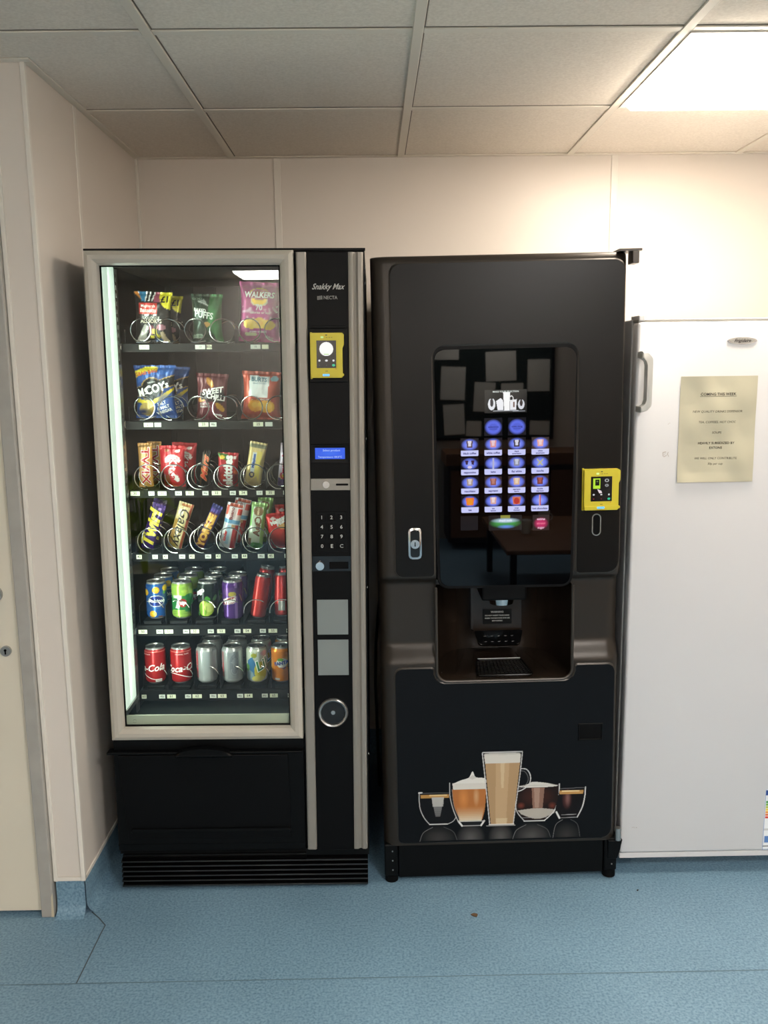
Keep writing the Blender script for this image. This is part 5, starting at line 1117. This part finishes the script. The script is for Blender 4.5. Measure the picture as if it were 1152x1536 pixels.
# lock, slot, reader
bm = nb(); prism(bm, rrect(0.0235, 0.9845, 0.060, 1.073, 0.010), -0.902, -0.899, 0.002, 2); lk = dm('lock_plate', bm, 'chrome', smooth=True)
bm = nb(); prism(bm, rrect(0.029, 0.99, 0.0545, 1.067, 0.008), -0.9028, -0.9018); dm('lock_recess', bm, 'black_gloss', lk)
bm = nb(); cyl(bm, (0.0418, -0.9045, 1.028), 0.0125, 0.006, 'y', 28); dm('lock_barrel', bm, 'chrome', lk, smooth=True)
bm = nb(); box(bm, 0.0405, -0.9082, 1.022, 0.0431, -0.9073, 1.034); dm('keyhole', bm, 'black_matte', lk)
sp = rrect(0.5340, 1.0395, 0.5565, 1.099, 0.0112)
bm = nb(); tube(bm, [(x, -0.8995, z) for x, z in sp], 0.0016, 6, closed=True); sl = dm('reject_slot_rim', bm, 'steel', smooth=True)
bm = nb(); prism(bm, sp, -0.8996, -0.899); dm('reject_slot', bm, 'black_matte', sl)
card_reader(0.505, 1.1135, 0.603, 1.2255, -0.899, DM, lambda n, b, m, p: dm(n, b, m, p), DRINK_O, art_card)

# ================================================================== FRIDGE
FX, FY = 0.93, -0.87
FR = empty('fridge', (FX, FY+0.3, 0.0), 'tall white fridge standing right of the dark drinks machine', 'fridge')
FO = Vector((FX, FY+0.3, 0.0))
def fr(name, bm, m, parent=None, smooth=False): return obj(name, bm, m, parent or FR, FO, smooth=smooth)
bm = nb(); box(bm, 0.64, FY+0.06, 0.045, 1.235, -0.12, 1.636, bev=0.004); fr('fridge_body', bm, 'fridge_white')
bm = nb(); box(bm, 0.6395, FY, 0.068, 1.236, FY+0.052, 1.6255, bev=0.008, seg=3); fd = fr('fridge_door', bm, 'fridge_white', smooth=True)
bm = nb(); box(bm, 0.640, FY+0.004, 0.050, 1.236, FY+0.06, 0.0665, bev=0.002); fr('door_bottom_strip', bm, 'fridge_white', fd)
bm = nb(); box(bm, 0.70, FY+0.09, 0.004, 1.2, FY+0.11, 0.05); fr('plinth', bm, 'fridge_grey')
for x, y in ((0.68, FY+0.12), (1.19, FY+0.12), (0.68, -0.16), (1.19, -0.16)):
    bm = nb(); cyl(bm, (x, y, 0.023), 0.018, 0.046, 'z', 20); fr('foot', bm, 'black_matte', smooth=True)
bm = nb(); box(bm, 0.642, FY+0.004, 1.6285, 0.659, FY+0.08, 1.6445, bev=0.003); fr('hinge_cover', bm, 'fridge_white')
hp = rpoly([(0.640, 1.384), (0.657, 1.389), (0.6685, 1.402), (0.6685, 1.528), (0.657, 1.541), (0.640, 1.547), (0.640, 1.529), (0.6505, 1.522), (0.6545, 1.510), (0.6545, 1.418), (0.6505, 1.406), (0.640, 1.400)], [0, .012, .012, .012, .012, 0, 0, .008, .008, .008, .008, 0], 5)
bm = nb(); prism(bm, hp, FY-0.048, FY-0.018, 0.004, 3); fh = fr('door_handle', bm, 'fridge_grey', fd, smooth=True)
bm = nb(); box(bm, 0.642, FY+0.006, 1.6262, 1.234, FY+0.058, 1.632); fr('top_gap', bm, 'jamb_grey')
for z in (1.392, 1.538):
    bm = nb(); box(bm, 0.640, FY-0.022, z-0.009, 0.654, FY+0.002, z+0.009, bev=0.003); fr('handle_post', bm, 'fridge_grey', fh)
bm = nb(); prism(bm, [(0.923+0.041*math.cos(t), 1.5728+0.0095*math.sin(t)*abs(math.sin(t))**0.15) for t in np.linspace(0, 2*PI, 41)[:-1]], FY-0.003, FY+0.001, 0.0012, 2); bg = fr('badge', bm, 'chrome', fd)
bm = nb(); prism(bm, [(0.923+0.034*math.cos(t), 1.5732+0.0066*math.sin(t)) for t in np.linspace(0, 2*PI, 33)[:-1]], FY-0.0036, FY-0.003); fr('badge_centre', bm, 'jamb_grey', bg)
ik = Ink(); ik.text('Frigidaire', 0, 0, 12, (50, 40, 38), bold=0.02, shear=0.4); link('lettering', ik.mesh(flat_pos(0.923-FO.x, FY-0.0042-FO.y, 1.5730)), 'sticker', bg)
def energy(A):
    A.put(np.ones(A.x.shape), (236, 238, 240)); A.rect(0, 184, 90, 16, (40, 70, 140))
    for i, c in enumerate(((60, 150, 70), (120, 180, 60), (190, 205, 60), (240, 215, 60), (236, 160, 50), (226, 110, 50), (210, 60, 50))): A.poly([(-41, 158-8.2*i), (-26+5*i, 158-8.2*i), (-23+5*i, 154.6-8.2*i), (-26+5*i, 151-8.2*i), (-41, 151-8.2*i)], c)
    A.rect(0, 66, 88, 8, (205, 205, 205)); A.rect(-25, 34, 30, 22, (90, 130, 190)); A.rect(0, 12, 84, 3, (110, 110, 110))
    for s in (-44, 44): A.rect(s, 97, 2, 200, (110, 140, 190))
    A.rect(0, 1, 90, 2, (110, 140, 190)); A.rect(0, 50, 88, 1, (110, 140, 190))
me = sheet_mesh('energy_label', 60, 120, 90, 194, flat_pos(1.112-FO.x, FY-0.0006-FO.y, 0.0715), energy); el = link('energy_label', me, 'sticker', fd)
# marks left on the door
def marks(name, cx, cz, blobs):
    ik = Ink()
    for x, y, w2, h2, r in blobs: ik.box(x, y, w2, h2, (176, 168, 160), r)
    link(name, ik.mesh(flat_pos(cx-FO.x, FY-0.0004-FO.y, cz)), 'print_matte', fd)
marks('tape_residue', 0.7285, 1.267, [(-4, 5, 9, 2.6, 12), (-8, -1, 2.4, 11, 4), (-2, -6, 9, 2.2, 24), (5, 1, 2, 9, -20), (-3, 0, 5, 1.4, 40), (7, -5, 1.6, 6, 20)])
marks('scuff', 0.732, 1.35, [(0, 0, 4, 1, 60), (4, 2, 1.2, 3, 10)])
marks('scuff', 0.683, 0.152, [(-6, 0, 8, 1.3, 5), (4, -1, 3, 2.4, 40), (-1, -2, 3, 1, 0)])
# notice
NT = empty('notice_paper', (0.866, FY-0.0015, 1.333), 'creased cream A4 notice about the new drinks dispenser stuck on the fridge door', 'notice')
def npos(X, Y, off=0.0):
    u = X/105.0; v = Y/148.5-1
    y = -0.0022-0.0016*np.sin(3.1*u+2.2*v+1)-0.0018*np.sin(5.3*v-2.1*u)-0.0011*np.sin(7*u+5*v)-0.0035*np.clip(-v-0.82, 0, 1)*6*np.exp(-((u+0.1)/0.8)**2)-off
    y = np.minimum(y, -0.0003-off)
    return np.stack([X/1000-0.001*v*0, y, Y/1000-0.1455], -1)
me = sheet_mesh('paper', 48, 64, 211, 291, npos, lambda A: A.put(np.ones(A.x.shape), (190, 184, 160))); link('paper', me, 'print_matte', NT)
ik = Ink(); INKC = (58, 52, 48)
for s, y, sz, b in (('COMING THIS WEEK', 242, 10.4, 0.018), ('NEW QUALITY DRINKS DISPENSOR', 195, 8.6, 0.0), ('TEA, COFFEES, HOT CHOC', 166, 8.6, 0.0), ('SOUPS', 137, 8.6, 0.0), ('HEAVILY SUBSIDIZED BY', 108, 9.2, 0.016), ('EXTONS', 95, 9.2, 0.016), ('WE WILL ONLY CONTRIBUTE', 66, 8.6, 0.0), ('30p per cup', 51, 8.6, 0.0)):
    ik.text(s, -1, y, sz, INKC, bold=b, shear=0.0 if b else 0.12)
ik.box(-1, 236.3, 100, 0.9, INKC)
link('lettering', ik.mesh(lambda X, Y: npos(X, Y, 0.0006), maxlen=6), 'print_matte', NT)

# ================================================================== small things
def crumb(x, y, s, m, label, pts=7):
    rnd = random.Random(int(x*1000)); bm = nb()
    vs = [bm.verts.new((s*math.cos(2*PI*i/pts)*rnd.uniform(0.5, 1.1), s*0.6*math.sin(2*PI*i/pts)*rnd.uniform(0.6, 1.2), rnd.uniform(0.0005, 0.003))) for i in range(pts)]
    f = bm.faces.new(vs); e = bmesh.ops.extrude_face_region(bm, geom=[f]); bmesh.ops.translate(bm, vec=(0, 0, 0.002), verts=[v for v in e['geom'] if isinstance(v, bmesh.types.BMVert)])
    o = obj('dried_leaf_crumb', bm, m); o.location = (x, y, 0.0); tag(o, label, 'litter')
crumb(0.184, -1.058, 0.012, 'brown_crumb', 'tiny brown dried leaf crumb on the blue floor below the drinks machine')
crumb(0.67, -0.955, 0.004, 'dark_crumb', 'tiny dark speck of grit on the floor in front of the fridge')
bm = nb(); tube(bm, [(-0.052, -0.10, 0.88), (-0.055, -0.16, 0.8), (-0.06, -0.22, 0.74), (-0.072, -0.30, 0.66), (-0.082, -0.34, 0.56), (-0.085, -0.36, 0.42), (-0.08, -0.34, 0.2), (-0.075, -0.30, 0.01)], 0.005, 8)
tag(obj('power_cable', bm, 'cable', smooth=True), 'black power cable hanging in the gap between the two machines', 'cable')
t = empty('wall_socket', (-0.03, -0.0, 0.9), 'pale socket plate on the back wall in the gap between the machines', 'socket')
bm = nb(); box(bm, -0.043, -0.010, -0.043, 0.043, 0.0, 0.043, bev=0.002); obj('face_plate', bm, 'wall_trim_white', t)
bm = nb(); box(bm, -0.02, -0.04, -0.022, 0.02, -0.0102, 0.02, bev=0.004); obj('plug', bm, 'black_plastic', t)

# ================================================================== the other end of the room, seen mirrored in the glass
t = empty('notice_board', (0.90, -6.1, 1.42), 'dark green notice board on the far wall mirrored in the drinks machine glass', 'notice board')
bm = nb(); box(bm, -0.56, 0.0, -0.53, 0.56, 0.02, 0.53); obj('board', bm, 'board_green', t)
bm = nb(); frame_sweep(bm, -0.58, -0.55, 0.58, 0.55, [(0, 0.0), (0, 0.028), (0.02, 0.028), (0.021, 0.0)]); obj('frame', bm, 'black_steel', t)
spots = [('at its left edge', 0.61, 1.36, 0.21, 0.28, 2), ('top centre', 1.02, 1.50, 0.26, 0.25, -2), ('at its upper right', 1.345, 1.42, 0.19, 0.27, 0), ('left of centre', 0.88, 1.24, 0.18, 0.25, 3), ('small strip right of centre', 1.12, 1.27, 0.19, 0.17, -1), ('lower left corner', 0.62, 1.05, 0.18, 0.26, -3), ('small sheet at the lower right', 1.36, 0.97, 0.17, 0.12, 2), ('small sheet near the bottom left', 0.79, 0.97, 0.13, 0.13, 2), ('upper left above the others', 0.55, 1.66, 0.22, 0.2, 1)]
for s, x, z, w2, h2, r in spots:
    bm = nb(); box(bm, -w2/2, 0.0, -h2/2, w2/2, 0.0015, h2/2)
    bmesh.ops.rotate(bm, cent=(0, 0, 0), matrix=Matrix.Rotation(math.radians(r), 3, 'Y'), verts=bm.verts)
    o = obj('pinned_paper', bm, 'paper_white'); o.location = (x, -6.0785, z); tag(o, 'white sheet on the mirrored green board, '+s, 'paper', 'papers pinned on the notice board')
t = empty('sideboard', (1.15, -5.85, 0), 'low brown wooden sideboard under the mirrored notice board', 'sideboard')
bm = nb(); box(bm, -0.62, -0.22, 0.06, 0.62, 0.22, 0.70, bev=0.003); obj('body', bm, 'dark_cloth', t)
bm = nb(); box(bm, -0.64, -0.24, 0.70, 0.64, 0.24, 0.80, bev=0.004); obj('top', bm, 'wood_table', t)
for q in range(3):
    bm = nb(); box(bm, -0.60+0.41*q, 0.22, 0.1, -0.22+0.41*q, 0.236, 0.66, bev=0.003); dr = obj('door', bm, 'wood_table', t)
    bm = nb(); cyl(bm, (-0.26+0.41*q, 0.245, 0.45), 0.01, 0.02, 'y', 14); obj('knob', bm, 'steel', dr)
t = empty('coffee_table', (1.35, -4.3, 0), 'low brown wooden table mirrored at the bottom of the drinks machine glass', 'table')
bm = nb(); box(bm, -0.63, -0.6, 0.37, 0.63, 0.6, 0.40, bev=0.006); obj('tabletop', bm, 'wood_table', t)
for sx in (-1, 1):
    for sy in (-1, 1):
        bm = nb(); box(bm, sx*0.58-0.02, sy*0.54-0.02, 0, sx*0.58+0.02, sy*0.54+0.02, 0.37); obj('leg', bm, 'black_steel', t)
for i, (x, y, s) in enumerate(((0.93, -4.25, 'nearest its left edge'), (1.12, -4.6, 'at its far side'), (1.22, -4.0, 'towards its right'))):
    t = empty('coffee_cup', (x, y, 0.40), 'white cup standing on the mirrored low table, '+s, 'cup', 'cups on the low table')
    bm = nb(); lathe(bm, [(0, 0.002), (0.028, 0.0), (0.036, 0.05), (0.041, 0.09), (0.038, 0.09), (0.033, 0.05), (0.026, 0.006), (0, 0.006)], 28); obj('bowl', bm, 'cup_white', t, smooth=True)
    bm = nb(); tube(bm, [(0.036+0.024*math.sin(q), 0, 0.048+0.024*math.cos(q)) for q in np.linspace(0.2, PI-0.2, 10)], 0.004, 8); obj('handle', bm, 'cup_white', t, smooth=True)
# leafy plant mirrored low on the left of the snack glass
t = empty('potted_plant', (-1.56, -4.0, 0), 'bright green broad leaved plant in a pot mirrored at the left of the snack glass', 'plant')
bm = nb(); lathe(bm, [(0, 0), (0.11, 0), (0.14, 0.24), (0.15, 0.25), (0.135, 0.25), (0.12, 0.22), (0, 0.22)], 32); obj('pot', bm, 'cup_white', t, smooth=True)
rnd = random.Random(5); lv = nb()
for q in range(26):
    a_ = rnd.uniform(0, 6.28); h_ = rnd.uniform(0.42, 0.84); d_ = rnd.uniform(0.05, 0.2); L_ = rnd.uniform(0.16, 0.24); wd = rnd.uniform(0.05, 0.075)
    base = Vector((math.cos(a_)*d_*0.4, math.sin(a_)*d_*0.4, h_)); dirv = Vector((math.cos(a_), math.sin(a_), rnd.uniform(-0.2, 0.5))).normalized(); sd = dirv.cross(Vector((0, 0, 1))).normalized()
    tube(lv, [(base.x*0.2, base.y*0.2, 0.22), (base.x*0.6, base.y*0.6, 0.22+(h_-0.22)*0.6), tuple(base)], 0.003, 5)
    prev = None
    for k_ in range(9):
        u_ = k_/8; c_ = base+dirv*L_*u_-Vector((0, 0, 0.10*u_*u_)); ww = wd*math.sin(PI*min(1, u_*0.93+0.05))**0.8
        cur = (lv.verts.new(c_-sd*ww+Vector((0, 0, 0.012))), lv.verts.new(c_), lv.verts.new(c_+sd*ww+Vector((0, 0, 0.012))))
        if prev: lv.faces.new((prev[0], prev[1], cur[1], cur[0])); lv.faces.new((prev[1], prev[2], cur[2], cur[1]))
        prev = cur
tag(obj('foliage', lv, 'leaf_green', t, smooth=True, recalc=False))
